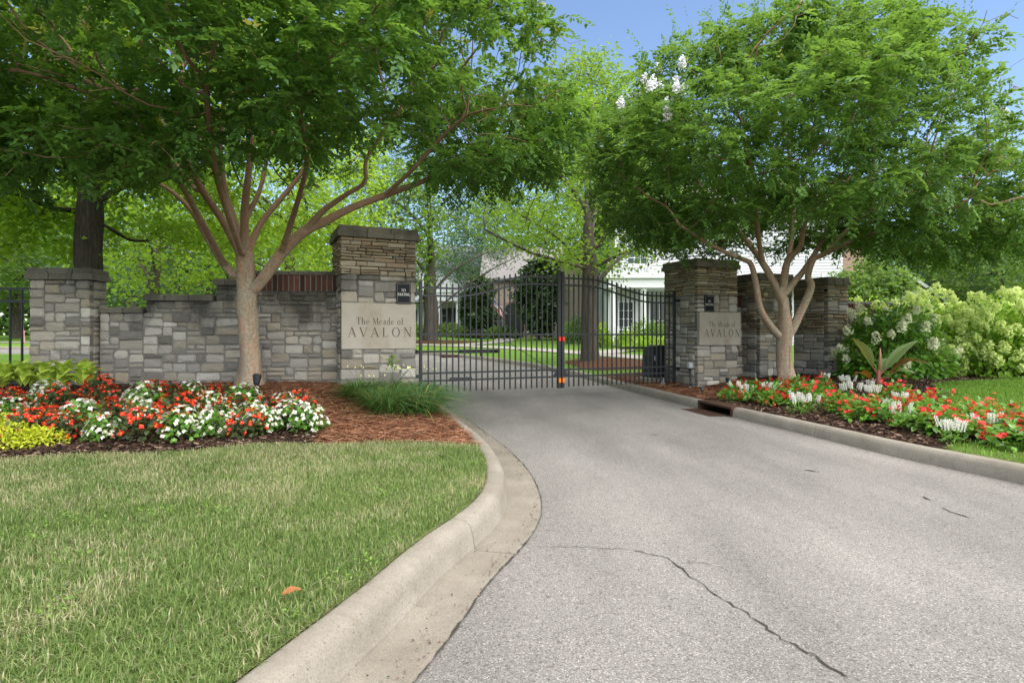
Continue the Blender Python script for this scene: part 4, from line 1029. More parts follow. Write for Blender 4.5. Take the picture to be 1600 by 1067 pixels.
BT = [  # px, depth, height, crown radius, crown foot, leaf kind, label
 (25, 44, 11.5, 5.6, 1.6, L_MID, 'soft green tree at the far left beyond the fence'),
 (-95, 36, 12, 5.5, 2.2, L_MID, 'green tree cut by the left picture edge'),
 (205, 40, 11.5, 5.2, 1.0, L_BLUE, 'hazy green tree seen above the lowest step of the left wall'),
 (115, 54, 15, 7.0, 1.5, L_MID, 'tall distant tree behind the big oak trunk'),
 (322, 27, 6.6, 3.4, .8, L_BLUE, 'dark bluish tree behind the stepped left wall'),
 (455, 24, 11, 4.2, 2.0, L_LIME, 'yellow-green tree behind the brick-topped wall'),
 (245, 22, 9, 3.6, 2.2, L_LIME, 'bright lime tree hanging behind the left crape myrtle limbs'),
 (575, 34, 13, 5.0, 1.4, L_MAPLE, 'leafy green tree behind the left sign pillar'),
 (780, 56, 15, 6.5, 3.0, L_BLUE, 'distant blue-green tree above the brick house'),
 (747, 44, 5.0, 1.1, .3, L_DARK, 'dark magnolia left of the flag'),
 (842, 40, 5.8, 1.6, .5, L_DARK, 'dark glossy magnolia in front of the brick house'),
 (1362, 23, 3.9, 1.55, .3, L_MID, 'round green tree behind the right end of the pillars'),
 (1465, 46, 9.5, 5.0, .8, L_BLUE, 'hazy tree behind the hydrangeas'),
 (1570, 40, 9.0, 5.0, .5, L_MID, 'distant tree at the right picture edge'),
 (1720, 30, 9.0, 4.5, .5, L_MID, 'tree beyond the right picture edge'),
 (1000, 62, 19, 7, 4.0, L_MID, 'far tree behind the white house'),
 (350, 60, 15, 8, 1.0, L_MID, 'broad far tree filling the gap behind the left wall')]
for k, (px, Y, h, cr, lo, lm, lab) in enumerate(BT):
    nm = 'magnolia_tree' if lm is L_DARK else 'background_tree'
    generic_tree(nm, (px-CX)/F*Y, Y, h, cr, lo, .05*cr+.04, M_FARBARK, lm, lab, 'trees in the background', n=int(170+14*cr), leaf=.0075*Y*1.1, K=26, spread=.09*cr+.1, seed=100+7*k, asp=.62 if lm is not L_BLUE else .4)

# the wood that closes the view all round
def far_wood():
    r = np.random.default_rng(77); n = 4200; a = r.uniform(-1.25, 1.25, n); D = r.uniform(78, 100, n); x = D*np.sin(a)*1.1; y = D*np.cos(a)*.75+22; top = 9+6*noise3(np.stack([x, y, 0*x], -1), (.09, .09, 1), 5)
    z = rise(y)+r.random(n)**1.1*top; o = crown_mesh('far_wood', clumps(np.stack([x, y, z], -1), 14, 1.1, 1.15, .8, 78, .4, .8), L_MID, None); tag(o, 'far line of green woodland behind the houses and lawns', 'woodland', None, 'stuff')
far_wood()
# ------------------------------------------------------------------ houses beyond the gate
def siding(name, c):
    t = NT(name, .6, .3); x = t.n('ShaderNodeMath', operation='FRACT'); t.l(t.math('MULTIPLY', t.z(), 6.2), x.inputs[0])
    t.color(t.mix(t.noise(3, 3), c, [q*.9 for q in c])); return t.m
def brickm(name, a, b, mort):
    t = NT(name, .9, .2); bt = t.n('ShaderNodeTexBrick'); g = t.n('ShaderNodeSeparateXYZ'); t.l(t.pos(), g.inputs[0]); cb = t.n('ShaderNodeCombineXYZ')
    t.l(t.math('ADD', g.outputs[0], g.outputs[1]), cb.inputs[0]); t.l(g.outputs[2], cb.inputs[1]); t.l(cb.outputs[0], bt.inputs['Vector'])
    bt.inputs['Scale'].default_value = 1.0; bt.inputs['Brick Width'].default_value = .22; bt.inputs['Row Height'].default_value = .075; bt.inputs['Mortar Size'].default_value = .012
    bt.inputs['Color1'].default_value = a+(1,); bt.inputs['Color2'].default_value = b+(1,); bt.inputs['Mortar'].default_value = mort+(1,)
    t.color(t.mix(t.noise(2, 4), bt.outputs['Color'], t.mix(.25, bt.outputs['Color'], (.3, .25, .2)))); t.bump(bt.outputs['Fac'], -.4, .01); return t.m
def shingle(name, c):
    t = NT(name, .9, .2); t.color(t.mix(t.noise(6, 5, t.pos((1, 1, 4))), [q*.7 for q in c], [q*1.2 for q in c])); t.bump(t.noise(20, 3, t.pos((.5, .5, 4))), .5, .02); return t.m
M_SID = siding('white_clapboard', (.50, .51, .525)); M_TRIM = plain('white_trim', (.56, .57, .58), .5, .3, 0, .04)
M_PBRICK = brickm('pale_brick', (.40, .32, .27), (.30, .235, .195), (.36, .33, .29)); M_RBRICK = brickm('red_brick', (.30, .15, .10), (.22, .10, .07), (.32, .28, .24))
M_SHIN = shingle('grey_shingle', (.20, .19, .185)); M_SLATE = shingle('blue_grey_shingle', (.16, .17, .20))
M_GLASS = plain('window_glass', (.03, .038, .045), .08, .6); M_SHUT = plain('dark_shutter', (.025, .03, .028), .5, .3)
def window(parent, x, z, w, h, y, nx=3, nz=4, shutters=False):
    f = MB(); t = .07
    f.box(x-w/2-t, x-w/2, y-.06, y+.02, z-t, z+h+t).box(x+w/2, x+w/2+t, y-.06, y+.02, z-t, z+h+t).box(x-w/2, x+w/2, y-.06, y+.02, z+h, z+h+t).box(x-w/2-t, x+w/2+t, y-.10, y+.02, z-t-.05, z-t-.001).box(x-w/2, x+w/2, y-.06, y+.02, z-t, z)
    o = f.build('window', M_TRIM, parent)
    for i in range(nx):
        for k in range(nz):
            a, b = x-w/2+w*i/nx, x-w/2+w*(i+1)/nx; c, d = z+h*k/nz, z+h*(k+1)/nz
            MB().box(a+.018, b-.018, y-.02, y-.01, c+.018, d-.018).build('pane', M_GLASS, o)
    m = MB()
    for i in range(1, nx): m.box(x-w/2+w*i/nx-.017, x-w/2+w*i/nx+.017, y-.04, y-.005, z+.001, z+h-.001)
    for k in range(1, nz): m.box(x-w/2+.001, x+w/2-.001, y-.036, y-.004, z+h*k/nz-.017, z+h*k/nz+.017)
    if m.v: m.build('glazing_bars', M_TRIM, o)
    if shutters:
        for s in (-1, 1): MB().box(x+s*(w/2+.29)-.2, x+s*(w/2+.29)+.2, y-.05, y+.0, z-.05, z+h+.05).build('shutter', M_SHUT, parent)
def gable_roof(parent, x0, x1, y0, y1, z, rh, ov, mat, axis='x'):
    m = MB(); t = .16
    if axis == 'x':
        ym = (y0+y1)/2
        m.add([(x0-ov, y0-ov, z), (x1+ov, y0-ov, z), (x1+ov, ym, z+rh), (x0-ov, ym, z+rh), (x0-ov, y1+ov, z), (x1+ov, y1+ov, z), (x0-ov, y0-ov, z-t), (x1+ov, y0-ov, z-t), (x1+ov, y1+ov, z-t), (x0-ov, y1+ov, z-t)],
              [(0, 1, 2, 3), (3, 2, 5, 4), (0, 6, 7, 1), (5, 8, 9, 4), (6, 9, 8, 7), (0, 3, 4), (1, 5, 2), (0, 4, 9, 6), (1, 7, 8, 5)])
    else:
        xm = (x0+x1)/2
        m.add([(x0-ov, y0-ov, z), (x0-ov, y1+ov, z), (xm, y1+ov, z+rh), (xm, y0-ov, z+rh), (x1+ov, y0-ov, z), (x1+ov, y1+ov, z), (x0-ov, y0-ov, z-t), (x0-ov, y1+ov, z-t), (xm, y0-ov, z+rh-t), (xm, y1+ov, z+rh-t), (x1+ov, y0-ov, z-t), (x1+ov, y1+ov, z-t)],
              [(0, 3, 2, 1), (3, 4, 5, 2), (0, 6, 8, 3), (3, 8, 10, 4), (6, 7, 9, 8), (8, 9, 11, 10), (1, 2, 9, 7), (2, 5, 11, 9), (0, 1, 7, 6), (4, 10, 11, 5)])
    return m.build('roof', mat, parent)
def column(parent, x, y, z0, z1, r):
    MB().lathe([(r*1.35, z0), (r*1.35, z0+.12), (r*1.05, z0+.16), (r, z0+.3), (r*.86, z1-.25), (r*1.0, z1-.2), (r*1.25, z1-.1), (r*1.25, z1)], 16, (x, y)).build('column', M_TRIM, parent)
def balustrade(parent, x0, x1, y, z, h=.5, step=.16):
    b = MB().box(x0, x1, y-.05, y+.05, z+h-.08, z+h).box(x0, x1, y-.04, y+.04, z+.02, z+.08).build('balustrade', M_TRIM, parent); n = int((x1-x0)/step)
    m = MB()
    for k in range(n): m.box(x0+(k+.5)*(x1-x0)/n-.025, x0+(k+.5)*(x1-x0)/n+.025, y-.025, y+.025, z+.081, z+h-.081)
    m.build('balusters', M_TRIM, b)['kind'] = 'stuff'
    for x in (x0, (x0+x1)/2, x1): MB().box(x-.09, x+.09, y-.09, y+.09, z, z+h+.12).build('baluster_post', M_TRIM, b)

# white clapboard house, right
def white_house():
    X0, Y0 = 5.0, 29.0; z0 = float(H(7, 30)); e = empty('white_house', (0, 0, z0), 0, 'white clapboard house with columns and balustrade behind the right half of the gate', 'house')
    MB().box(5.6, 18.0, 31.0, 40, -.5, 7.0).build('wall', M_SID, e)
    gable_roof(e, 5.6, 18.0, 31, 40, 7.15, 3.0, .45, M_SHIN)
    MB().box(18.01, 19.8, 32.0, 40, -.5, 6.0).build('brick_wing', M_RBRICK, e)
    gable_roof(e, 18.5, 19.8, 32, 40, 6.15, 2.2, .3, M_SHIN)
    # one-storey porch in front, terrace on top
    MB().box(5.0, 11.5, 28.6, 31, -.4, .18).build('porch_floor', M_TRIM, e)
    MB().box(4.85, 11.6, 28.55, 30.98, 2.95, 3.42).build('entablature', M_TRIM, e); MB().box(4.7, 11.75, 28.4, 30.99, 3.421, 3.54).build('cornice', M_TRIM, e)
    balustrade(e, 4.9, 11.5, 28.7, 3.545, .62)
    for x in (5.1, 6.65, 9.0, 11.3): column(e, x, 28.85, .181, 2.95, .16)
    MB().box(5.02, 5.2, 29.9, 30.95, .181, 2.94).build('corner_board', M_TRIM, e)
    MB().box(5.21, 6.9, 30.0, 30.99, .181, 2.94).build('bay_wall', M_SID, e)
    window(e, 6.0, .55, .72, 1.75, 29.99, 3, 4); window(e, 8.0, .35, 1.0, 2.0, 30.93, 2, 2)
    balustrade(e, 5.3, 6.5, 28.8, .19, .7)
    d = MB().box(9.3, 10.3, 30.90, 30.94, .19, 2.4).build('door', M_SHUT, e); MB().box(9.4, 9.45, 30.85, 30.899, 1.1, 1.2).build('handle', M_TRIM, d)
    for x in (6.8,): window(e, x, 4.35, 1.0, 1.7, 30.93, 3, 4)
    for x in (17.0,): window(e, x, 1.0, 1.0, 1.8, 30.93, 3, 4)
    MB().box(5.5, 18.05, 30.9, 30.985, 6.7, 6.98).build('frieze', M_TRIM, e)
    balustrade(e, 12.2, 16.5, 30.2, 3.3, .45); MB().box(12.0, 16.7, 30.05, 30.98, 3.05, 3.299).build('shed_roof_band', M_TRIM, e)
    m = MB()
    for k in range(41):
        z = .2+k*.16; x0 = 6.95 if z < 2.8 else 5.6
        m.add([(x0, 30.955, z), (18, 30.955, z), (18, 30.985, z+.165), (x0, 30.985, z+.165), (x0, 30.999, z), (18, 30.999, z), (18, 30.999, z+.165), (x0, 30.999, z+.165)], [(0, 1, 2, 3), (0, 4, 5, 1), (3, 2, 6, 7), (0, 3, 7, 4), (1, 5, 6, 2)])
    m.build('clapboards', M_SID, e)['kind'] = 'stuff'
white_house()
def brick_house():
    z0 = float(H(1, 46)); e = empty('brick_house', (0, 0, z0), 0, 'pale brick house with an arched entry behind the middle of the gate', 'house')
    MB().box(-2.2, 2.6, 46.0, 56, -.5, 4.6).build('wall', M_PBRICK, e); gable_roof(e, -2.2, 5.2, 46, 57, 4.76, 3.4, .4, M_SHIN)
    MB().box(3.4, 8.2, 40.0, 52, -.5, 5.2).build('gable_wing', M_PBRICK, e)
    MB().prism([(3.4, 5.201), (8.2, 5.201), (5.8, 7.6)], 40.0, 40.3).build('gable', M_PBRICK, e); gable_roof(e, 3.4, 8.2, 40, 52, 5.36, 2.5, .35, M_SHIN, 'y')
    MB().box(-2.9, -2.201, 45.6, 50, -.5, 5.0).build('red_brick_pier', M_RBRICK, e)
    # arched doorway, recessed
    pts = [(-.75, 0)]+[(-.75*math.cos(math.pi*k/12), 2.1+.75*math.sin(math.pi*k/12)) for k in range(13)]+[(.75, 0)]
    d = MB().prism([(x+.15, z) for x, z in pts], 45.90, 45.995).build('door_recess', M_SHUT, e)
    MB().prism([(x*1.22+.15, z*1.06-.05) for x, z in pts], 45.93, 45.998).build('arch_surround', M_RBRICK, e)
    window(e, -1.15, .25, .7, 2.2, 45.99, 2, 4, False); window(e, 1.35, .5, .75, 1.9, 45.99, 2, 4, True); window(e, 5.8, .8, 1.0, 1.8, 39.99, 3, 4)
    l = MB().box(-.62, -.46, 45.8, 45.95, 1.9, 2.25).build('wall_lantern', M_SHUT, e)
brick_house()
def column_house():
    z0 = float(H(-7, 55)); e = empty('white_house', (0, 0, z0), 0, 'white house with tall porch columns behind the willow oak trunk', 'house')
    MB().box(-14, -3.6, 57, 66, -.5, 6.6).build('wall', M_SID, e); gable_roof(e, -14, -3.6, 57, 66, 6.76, 3, .4, M_SLATE)
    MB().box(-8.4, -3.8, 54.5, 56.99, 3.3, 4.1).build('entablature', M_TRIM, e); MB().prism([(-8.6, 4.101), (-3.6, 4.101), (-6.1, 5.4)], 54.4, 56.98).build('pediment', M_TRIM, e)
    MB().box(-8.3, -3.9, 54.6, 56.99, -.3, .25).build('porch_floor', M_RBRICK, e)
    for x in (-8.1, -7.0, -5.2, -4.1): column(e, x, 54.9, .251, 3.3, .24)
    MB().box(-14.5, -8.7, 54.8, 57, 3.2, 3.4).build('side_porch_roof', M_SLATE, e)
    for x in (-12.5, -10.5): window(e, x, .6, 1.0, 1.9, 56.99, 2, 3, True); window(e, x, 4.0, 1.0, 1.7, 56.99, 2, 3, True)
    for x in (-7.0, -5.0): window(e, x, .6, .9, 2.1, 56.99, 2, 3, True)
column_house()
def far_house():
    Y = 42.0; z0 = float(H(29, Y)); e = empty('far_house', (0, 0, z0), 0, 'small white gabled house above the hydrangeas', 'house')
    MB().box(27.2, 31.2, Y, Y+8, -.5, 2.9).build('wall', M_SID, e); MB().prism([(27.2, 2.901), (31.2, 2.901), (29.2, 4.5)], Y, Y+.3).build('gable', M_SID, e)
    gable_roof(e, 27.2, 31.2, Y, Y+8, 3.06, 1.6, .4, M_SHIN, 'y'); window(e, 29.2, .9, 1, 1.3, Y-.01, 2, 3)
    m = MB()
    m.add([(26.75, Y-.46, 2.75), (29.2, Y-.46, 4.45), (29.2, Y-.46, 4.7), (26.75, Y-.46, 3.02), (26.75, Y-.41, 2.75), (29.2, Y-.41, 4.45), (29.2, Y-.41, 4.7), (26.75, Y-.41, 3.02)], [(0, 1, 2, 3), (7, 6, 5, 4), (0, 4, 5, 1), (3, 2, 6, 7)])
    m.add([(31.65, Y-.46, 2.75), (29.2, Y-.46, 4.45), (29.2, Y-.46, 4.7), (31.65, Y-.46, 3.02), (31.65, Y-.41, 2.75), (29.2, Y-.41, 4.45), (29.2, Y-.41, 4.7), (31.65, Y-.41, 3.02)], [(3, 2, 1, 0), (4, 5, 6, 7), (1, 5, 4, 0), (7, 6, 2, 3)])
    m.build('barge_boards', M_TRIM, e)
far_house()

# flags
def flag_mat():
    t = NT('striped_flag', .8, .1); uv = t.attr('fu'); vv = t.attr('fv')
    st = t.math('FRACT', t.math('MULTIPLY', vv, 6.5)); red = t.math('LESS_THAN', st, .5)
    c = t.mix(red, (.75, .74, .72), (.55, .02, .035))
    can = t.math('MULTIPLY', t.math('LESS_THAN', uv, .4), t.math('GREATER_THAN', vv, .46))
    dx, dz = t.math('SUBTRACT', t.math('FRACT', t.math('MULTIPLY', uv, 15)), .5), t.math('SUBTRACT', t.math('FRACT', t.math('MULTIPLY', vv, 9.5)), .5)
    star = t.math('LESS_THAN', t.math('ADD', t.math('MULTIPLY', dx, dx), t.math('MULTIPLY', dz, dz)), .07)
    t.color(t.mix(can, c, t.mix(star, (.03, .045, .18), (.75, .75, .75)))); return t.m
M_FLAG = flag_mat()
def flag(loc, L, pole, sag, label, lean):
    e = empty('flag', loc, 0, label, 'flag'); p0, p1 = Vector(pole[0]), Vector(pole[1])
    MB().tube([p0, p1], .02*L+.004, 8).build('pole', plain('flag_pole', (.5, .5, .48), .5, .4), e)
    nu, nv = 14, 10; V = []; U_, V_ = [], []; d = (p1-p0).normalized()
    for i in range(nv):
        for k in range(nu):
            u, v = k/(nu-1), i/(nv-1); q = p1-d*(1-v)*L*.62 - d*.03
            x = q.x+lean*u*L*.55; z = q.z-u*L*(.35+sag*.5)-.06*L*math.sin(u*3); y = q.y+.07*L*math.sin(u*7+v*2)
            V.append((x, y, z)); U_.append(u); V_.append(v)
    mesh_np('cloth', V, grid_faces(nv, nu), M_FLAG, e, {'fu': U_, 'fv': V_}, True)
flag((-1.55, 44.6, float(H(-1.5, 44.6))), 1.9, ((1.15, 1.3, 1.9), (-.1, 0, 3.3)), .6, 'striped flag hanging from a pole on the brick house front', .45)
flag((-21.5, 25, float(H(-21.5, 25))), .75, ((0, 0, 0), (0, 0, 1.62)), 1.0, 'small limp striped flag on a white stick in the far left lawn', .15)
# mailbox beyond the gate
mb = G(752, 557); e = empty('mailbox', mb, .2, 'black mailbox on a post seen through the left gate leaf', 'mailbox')
MB().box(-.05, .05, -.05, .05, -.1, .95).build('post', M_BLKP, e)
pts = [(-.34, .951), (.1, .951), (.1, 1.12), (.04, 1.18), (-.28, 1.18), (-.34, 1.12)]
MB().prism(pts, -.12, .12).build('box', M_BLKP, e); MB().box(-.355, -.341, -.1, .1, .96, 1.13).build('door', M_BLKP, e)
# small road box on the far kerb
kb = G(709, 558); e2 = empty('storm_drain', kb, .3, 'dark far kerb inlet seen through the left gate leaf', 'storm drain')
MB().box(-.5, .5, -.15, .25, -.1, .03).build('throat', M_HOLE, e2); MB().bbox(-.55, .55, -.2, .3, .031, .10, .01).build('hood', M_RUST, e2)

# ------------------------------------------------------------------ shrubs around the houses
def shrub(X, Y, rx, ry, hgt, lm, label, seed, leaf=.12, n=900, tone=.45, group='shrubs round the houses'):
    z0 = float(H(X, Y)); e = empty('shrub', (X, Y, z0), 0, label, 'shrub', group); r = np.random.default_rng(seed)
    MB().tube([(0, 0, -.1), (.02, 0, hgt*.4)], .04, 6).build('stem', M_FARBARK, e)
    q = unit(r.normal(0, 1, (n, 3)))*(r.random((n, 1))**.25); q[:, 2] = np.abs(q[:, 2]*1.0)
    bump = 1+.18*np.sin(q[:, :1]*7+seed)*np.cos(q[:, 1:2]*6); p = q*np.array([rx, ry, hgt])*bump; p[:, 2] += .05
    tone_ = np.clip(r.normal(tone, .2, n), 0, 1)
    crown_mesh('foliage', leaf_arrays(p, unit(q+r.normal(0, .8, q.shape)), unit(q+r.normal(0, .6, q.shape)), leaf*r.uniform(.6, 1.3, n), leaf*.6*r.uniform(.7, 1.2, n), tone_), lm, e)
SH = [(660, 48, 1.3, 1.0, L_MID, 'clipped green shrub left of the willow oak trunk'), (700, 48, 1.5, 1.05, L_MID, 'clipped green shrub right of the willow oak trunk'), (728, 46, 1.3, .8, L_MID, 'low green shrub below the dark magnolia'),
      (772, 43, .9, .7, L_MID, 'low shrub below the flag'), (790, 43, 1.0, .7, L_DARK, 'dark low shrub at the arched entry'), (905, 33, .9, 1.5, L_MID, 'green shrub left of the maple trunk'), (890, 36, .7, 1.1, L_LIME, 'light green shrub before the pale brick wing'),
      (938, 28, .5, 1.1, L_LIME, 'yellow-green shrub right of the maple trunk'), (985, 26.5, .9, .75, L_LIME, 'lime shrub below the porch window'), (1010, 27, 1.1, 1.3, L_MID, 'variegated hedge shrub in front of the porch'), (1030, 26, .9, 1.2, L_MID, 'hedge shrub beside the opener cabinet'), (1018, 24.5, 1.2, .6, L_LIME, 'low lime shrub in front of the hedge'),
      (1350, 16.5, 1.0, 1.95, L_LIME, 'light green shrub topping the wall left of the hydrangeas')]
for k, (px, Y, r_, h_, lm, lab) in enumerate(SH): shrub((px-CX)/F*Y, Y, r_, r_*.8, h_, lm, lab, 300+k, .005*Y+.03)
# straw ring under the maple and under the willow oak
def ring(X, Y, rx, ry, name):
    n = 40; V = [(X, Y, float(H(X, Y))+.10)]
    for k in range(n):
        a = 2*math.pi*k/n; q = 1+.06*math.sin(5*a); x, y = X+rx*q*math.cos(a), Y+ry*q*math.sin(a); V.append((x, y, float(H(x, y))+.012))
    tag(mesh_np(name, V, np.array([(0, i+1, (i+1) % n+1) for i in range(n)]), M_STRAW, smooth=True), kind='structure')
ring(3.0, 17.9, 1.25, 2.6, 'straw_bed'); ring(-5.4, 36, 3.2, 3.0, 'straw_bed')
# ------------------------------------------------------------------ planting
def leaf6(p, d, n, L, W, tone, curl=.15):
    """rounder leaf: 6 verts around a mid rib, 4 quads-as-tris"""
    d = unit(d); s = unit(np.cross(d, n)); n = unit(np.cross(s, d)); L = L[:, None]; W = W[:, None]
    V = np.stack([p, p+d*L*.3-s*W*.45+n*W*curl, p+d*L*.72-s*W*.36+n*W*curl*.6, p+d*L-n*L*.1, p+d*L*.72+s*W*.36+n*W*curl*.6, p+d*L*.3+s*W*.45+n*W*curl, p+d*L*.5-n*W*.02], 1).reshape(-1, 3)
    i = np.arange(len(p))*7; T = np.concatenate([np.stack([i+6, i+(k+1) % 6, i+k], -1) for k in range(6)])
    return V, T, np.repeat(tone, 7)
def petals(c, n, size, k=4):
    """flat little flowers of k petals facing n"""
    r = np.random.default_rng(int(abs(c[0, 0])*1e5) % 9999); m = len(c); n = unit(n); a = unit(np.cross(n, r.normal(0, 1, n.shape))); b = np.cross(n, a); out = []
    for j in range(k):
        t = 2*np.pi*j/k; d = a*np.cos(t)+b*np.sin(t)+n*.25; out.append(leaf6(c, d, n, np.full(m, size)*r.uniform(.8, 1.2, m), np.full(m, size*.95), r.random(m)))
    return join(*out)
L_BEG_W = leaf_mat('begonia_leaf_green', (.045, .13, .022), (.14, .31, .04), (.30, .50, .06), None, .35, .25, .5)
L_BEG_R = leaf_mat('begonia_leaf_bronze', (.035, .045, .02), (.085, .12, .045), (.22, .16, .05), None, .3, .25, .5)
def petal_mat(name, c, c2):
    t = NT(name, .55, .3); t.color(t.mix(t.attr('tone'), c, c2)); t.translucent(c2, .3); return t.m
P_RED = petal_mat('red_petal', (.55, .012, .008), (.80, .045, .02)); P_WHITE = petal_mat('white_petal', (.66, .66, .58), (.80, .79, .73)); P_CORAL = petal_mat('coral_red_petal', (.62, .02, .025), (.85, .07, .06))
M_PIST = plain('yellow_centre', (.70, .42, .03), .6)
def dome(n, R, h, r, inner=.55):
    q = unit(r.normal(0, 1, (n, 3))); q[:, 2] = np.abs(q[:, 2]); s = inner+(1-inner)*r.random((n, 1)); return q*s*np.array([R, R, h]), q
def begonia(kind, seed, label, group, R=.19, h=.23):
    r = np.random.default_rng(seed); e = empty('begonia', (0, 0, -50), 0, label, 'flower', group)
    p, q = dome(190, R, h, r, .5); p[:, 2] += .02
    crown_mesh('foliage', leaf6(p, unit(q*np.array([1, 1, .3])+r.normal(0, .5, q.shape)), unit(q+np.array([0, 0, .7])+r.normal(0, .35, q.shape)), r.uniform(.035, .06, 190), r.uniform(.032, .052, 190), np.clip(r.normal(.45, .2, 190), 0, 1)), L_BEG_W if kind == 'w' else L_BEG_R, e)
    st = MB()
    for k in range(7):
        a = k*.9; st.tube([(0, 0, -.03), (.4*R*math.cos(a), .4*R*math.sin(a), h*.6)], .006, 4)
    st.build('stems', L_BEG_R, e)
    m = 62 if kind == 'w' else 58
    p, q = dome(m, R*1.04, h*1.10, r, .9); p[:, 2] += .035
    crown_mesh('blossoms', petals(p, unit(q+np.array([0, -.3, .5])+r.normal(0, .4, q.shape)), .023, 4), P_WHITE if kind == 'w' else P_RED, e)
    c = p+unit(q+np.array([0, -.3, .5]))*.009; crown_mesh('flower_centres', leaf_arrays(c, r.normal(0, 1, c.shape), q, np.full(m, .011), np.full(m, .011), np.full(m, .5)), M_PIST, e)
    return e
def place(proto, pts, seed, labels=None, smin=.75, smax=1.2):
    r = random.Random(seed); used = set()
    for i, p in enumerate(pts):
        src = proto[r.randrange(len(proto))]
        if id(src) in used: o = copy_tree(src)
        else: o = src; used.add(id(src))
        o.location = p; o.rotation_euler = (0, 0, r.uniform(0, 6.28)); s = r.uniform(smin, smax); o.scale = (s, s, s*r.uniform(.9, 1.1))
        if labels: o['label'] = labels if isinstance(labels, str) else labels[i]
    for src in proto:
        if id(src) not in used:
            for c in list(src.children): bpy.data.objects.remove(c)
            bpy.data.objects.remove(src)
# left bed: positions read along the rows of the photo (foot of each plant)
WH = [(74, 628), (14, 662), (132, 656), (125, 676), (162, 697), (209, 634), (226, 640), (233, 668), (285, 695), (300, 628), (332, 655), (330, 688), (381, 641), (412, 682), (445, 651), (452, 674), (482, 680), (60, 640), (345, 668), (395, 664), (215, 655)]
RD = [(18, 635), (40, 641), (72, 664), (92, 640), (140, 632), (166, 634), (178, 668), (180, 650), (104, 693), (224, 697), (256, 632), (280, 662), (268, 680), (344, 632), (362, 660), (385, 690), (418, 652), (464, 658), (52, 690), (240, 625), (322, 640), (155, 618), (5, 645), (95, 672)]
bw = [begonia('w', 400+k, '', 'begonias in the left bed') for k in range(3)]; br = [begonia('r', 410+k, '', 'begonias in the left bed') for k in range(3)]
ORD = 'first second third fourth fifth sixth seventh eighth ninth tenth eleventh twelfth thirteenth fourteenth fifteenth sixteenth seventeenth eighteenth nineteenth twentieth'.split()+['twenty-'+w for w in 'first second third fourth fifth sixth seventh eighth ninth'.split()]
def row_labels(pts, fmt, rows=('front', 'middle', 'back')):
    """which row of the bed a plant stands in (by distance to the bed's front edge) and its place along it"""
    d = [HZ+(CH-p.z)/p.y*F for p in pts]; x = [p.x/p.y for p in pts]
    fit = np.poly1d(np.polyfit(x, d, 2)); res = [a-fit(b) for a, b in zip(d, x)]; o = np.argsort([-q for q in res]); row = {}
    for k, i in enumerate(o): row[int(i)] = k*len(rows)//len(pts)
    lab = [None]*len(pts)
    for r_ in range(len(rows)):
        m = sorted([i for i in row if row[i] == r_], key=lambda i: x[i])
        for k, i in enumerate(m): lab[i] = fmt % (ORD[k], rows[r_])
    return lab
pw, pr_ = [G(x, y-max(0, y-660)*.25) for x, y in WH], [G(x, y-max(0, y-660)*.25) for x, y in RD]
place(bw, pw, 1, row_labels(pw, 'white begonia mound, %s white one from left in the %s row, left bed')); place(br, pr_, 2, row_labels(pr_, 'red begonia mound, %s red one from left in the %s row, left bed'))
# right bed: coral begonias with big green leaves, white salvia spikes
def begonia_big(seed):
    r = np.random.default_rng(seed); e = empty('begonia', (0, 0, -50), 0, 'coral red begonia with broad green leaves in the right flower bed', 'flower', 'begonias in the right bed'); n = 120
    p, q = dome(n, .20, .24, r, .45); p[:, 2] += .02
    crown_mesh('foliage', leaf6(p, unit(q*np.array([1, 1, .25])+r.normal(0, .4, q.shape)), unit(q+np.array([0, 0, .8])+r.normal(0, .35, q.shape)), r.uniform(.06, .10, n), r.uniform(.045, .065, n), np.clip(r.normal(.5, .2, n), 0, 1)), L_BEG_W, e)
    c, q = dome(9, .20, .27, r, .9); pp = (c[:, None]+r.normal(0, .02, (9, 5, 3))).reshape(-1, 3); qq = np.repeat(q, 5, 0); pp[:, 2] += .03
    crown_mesh('blossoms', petals(pp, unit(qq+np.array([0, -.4, .3])+r.normal(0, .4, qq.shape)), .024, 4), P_CORAL, e); return e
def salvia(seed):
    r = np.random.default_rng(seed); e = empty('salvia', (0, 0, -50), 0, 'white salvia with upright flower spikes in the right flower bed', 'flower', 'salvias in the right bed'); n = 130
    p, q = dome(n, .14, .2, r, .3)
    crown_mesh('foliage', leaf6(p, unit(q+r.normal(0, .4, q.shape)), unit(q+np.array([0, 0, .6])), r.uniform(.03, .05, n), r.uniform(.016, .025, n), np.clip(r.normal(.5, .2, n), 0, 1)), L_BEG_W, e)
    C, Nn = [], []
    for k in range(10):
        a = r.random()*6.28; R = .15*math.sqrt(r.random()); b = np.array([R*math.cos(a), R*math.sin(a), .13+.05*r.random()]); t = unit(np.array([R*math.cos(a)*1.2, R*math.sin(a)*1.2, .45])); l = r.uniform(.08, .13)
        for j in range(24):
            w = 2.4*j; s = unit(np.array([math.cos(w), math.sin(w), .2])); C.append(b+t*l*j/23+s*.009*(1.2-.8*j/23)); Nn.append(s)
    C = np.array(C); Nn = np.array(Nn); o = leaf6(C, unit(Nn+np.array([0, 0, .3])), np.cross(Nn, [0, 0, 1.]), np.full(len(C), .020), np.full(len(C), .019), r.random(len(C)))
    crown_mesh('flower_spikes', o, P_WHITE, e); return e
r5 = random.Random(11); RB, SB = [], []
edge = catmull([(1140, 624), (1200, 634), (1270, 643), (1345, 657), (1400, 666), (1470, 680), (1545, 690), (1640, 702)], 6); back = catmull([(1150, 617), (1215, 613), (1290, 607), (1360, 617), (1420, 631), (1500, 650), (1560, 664), (1640, 680)], 6)
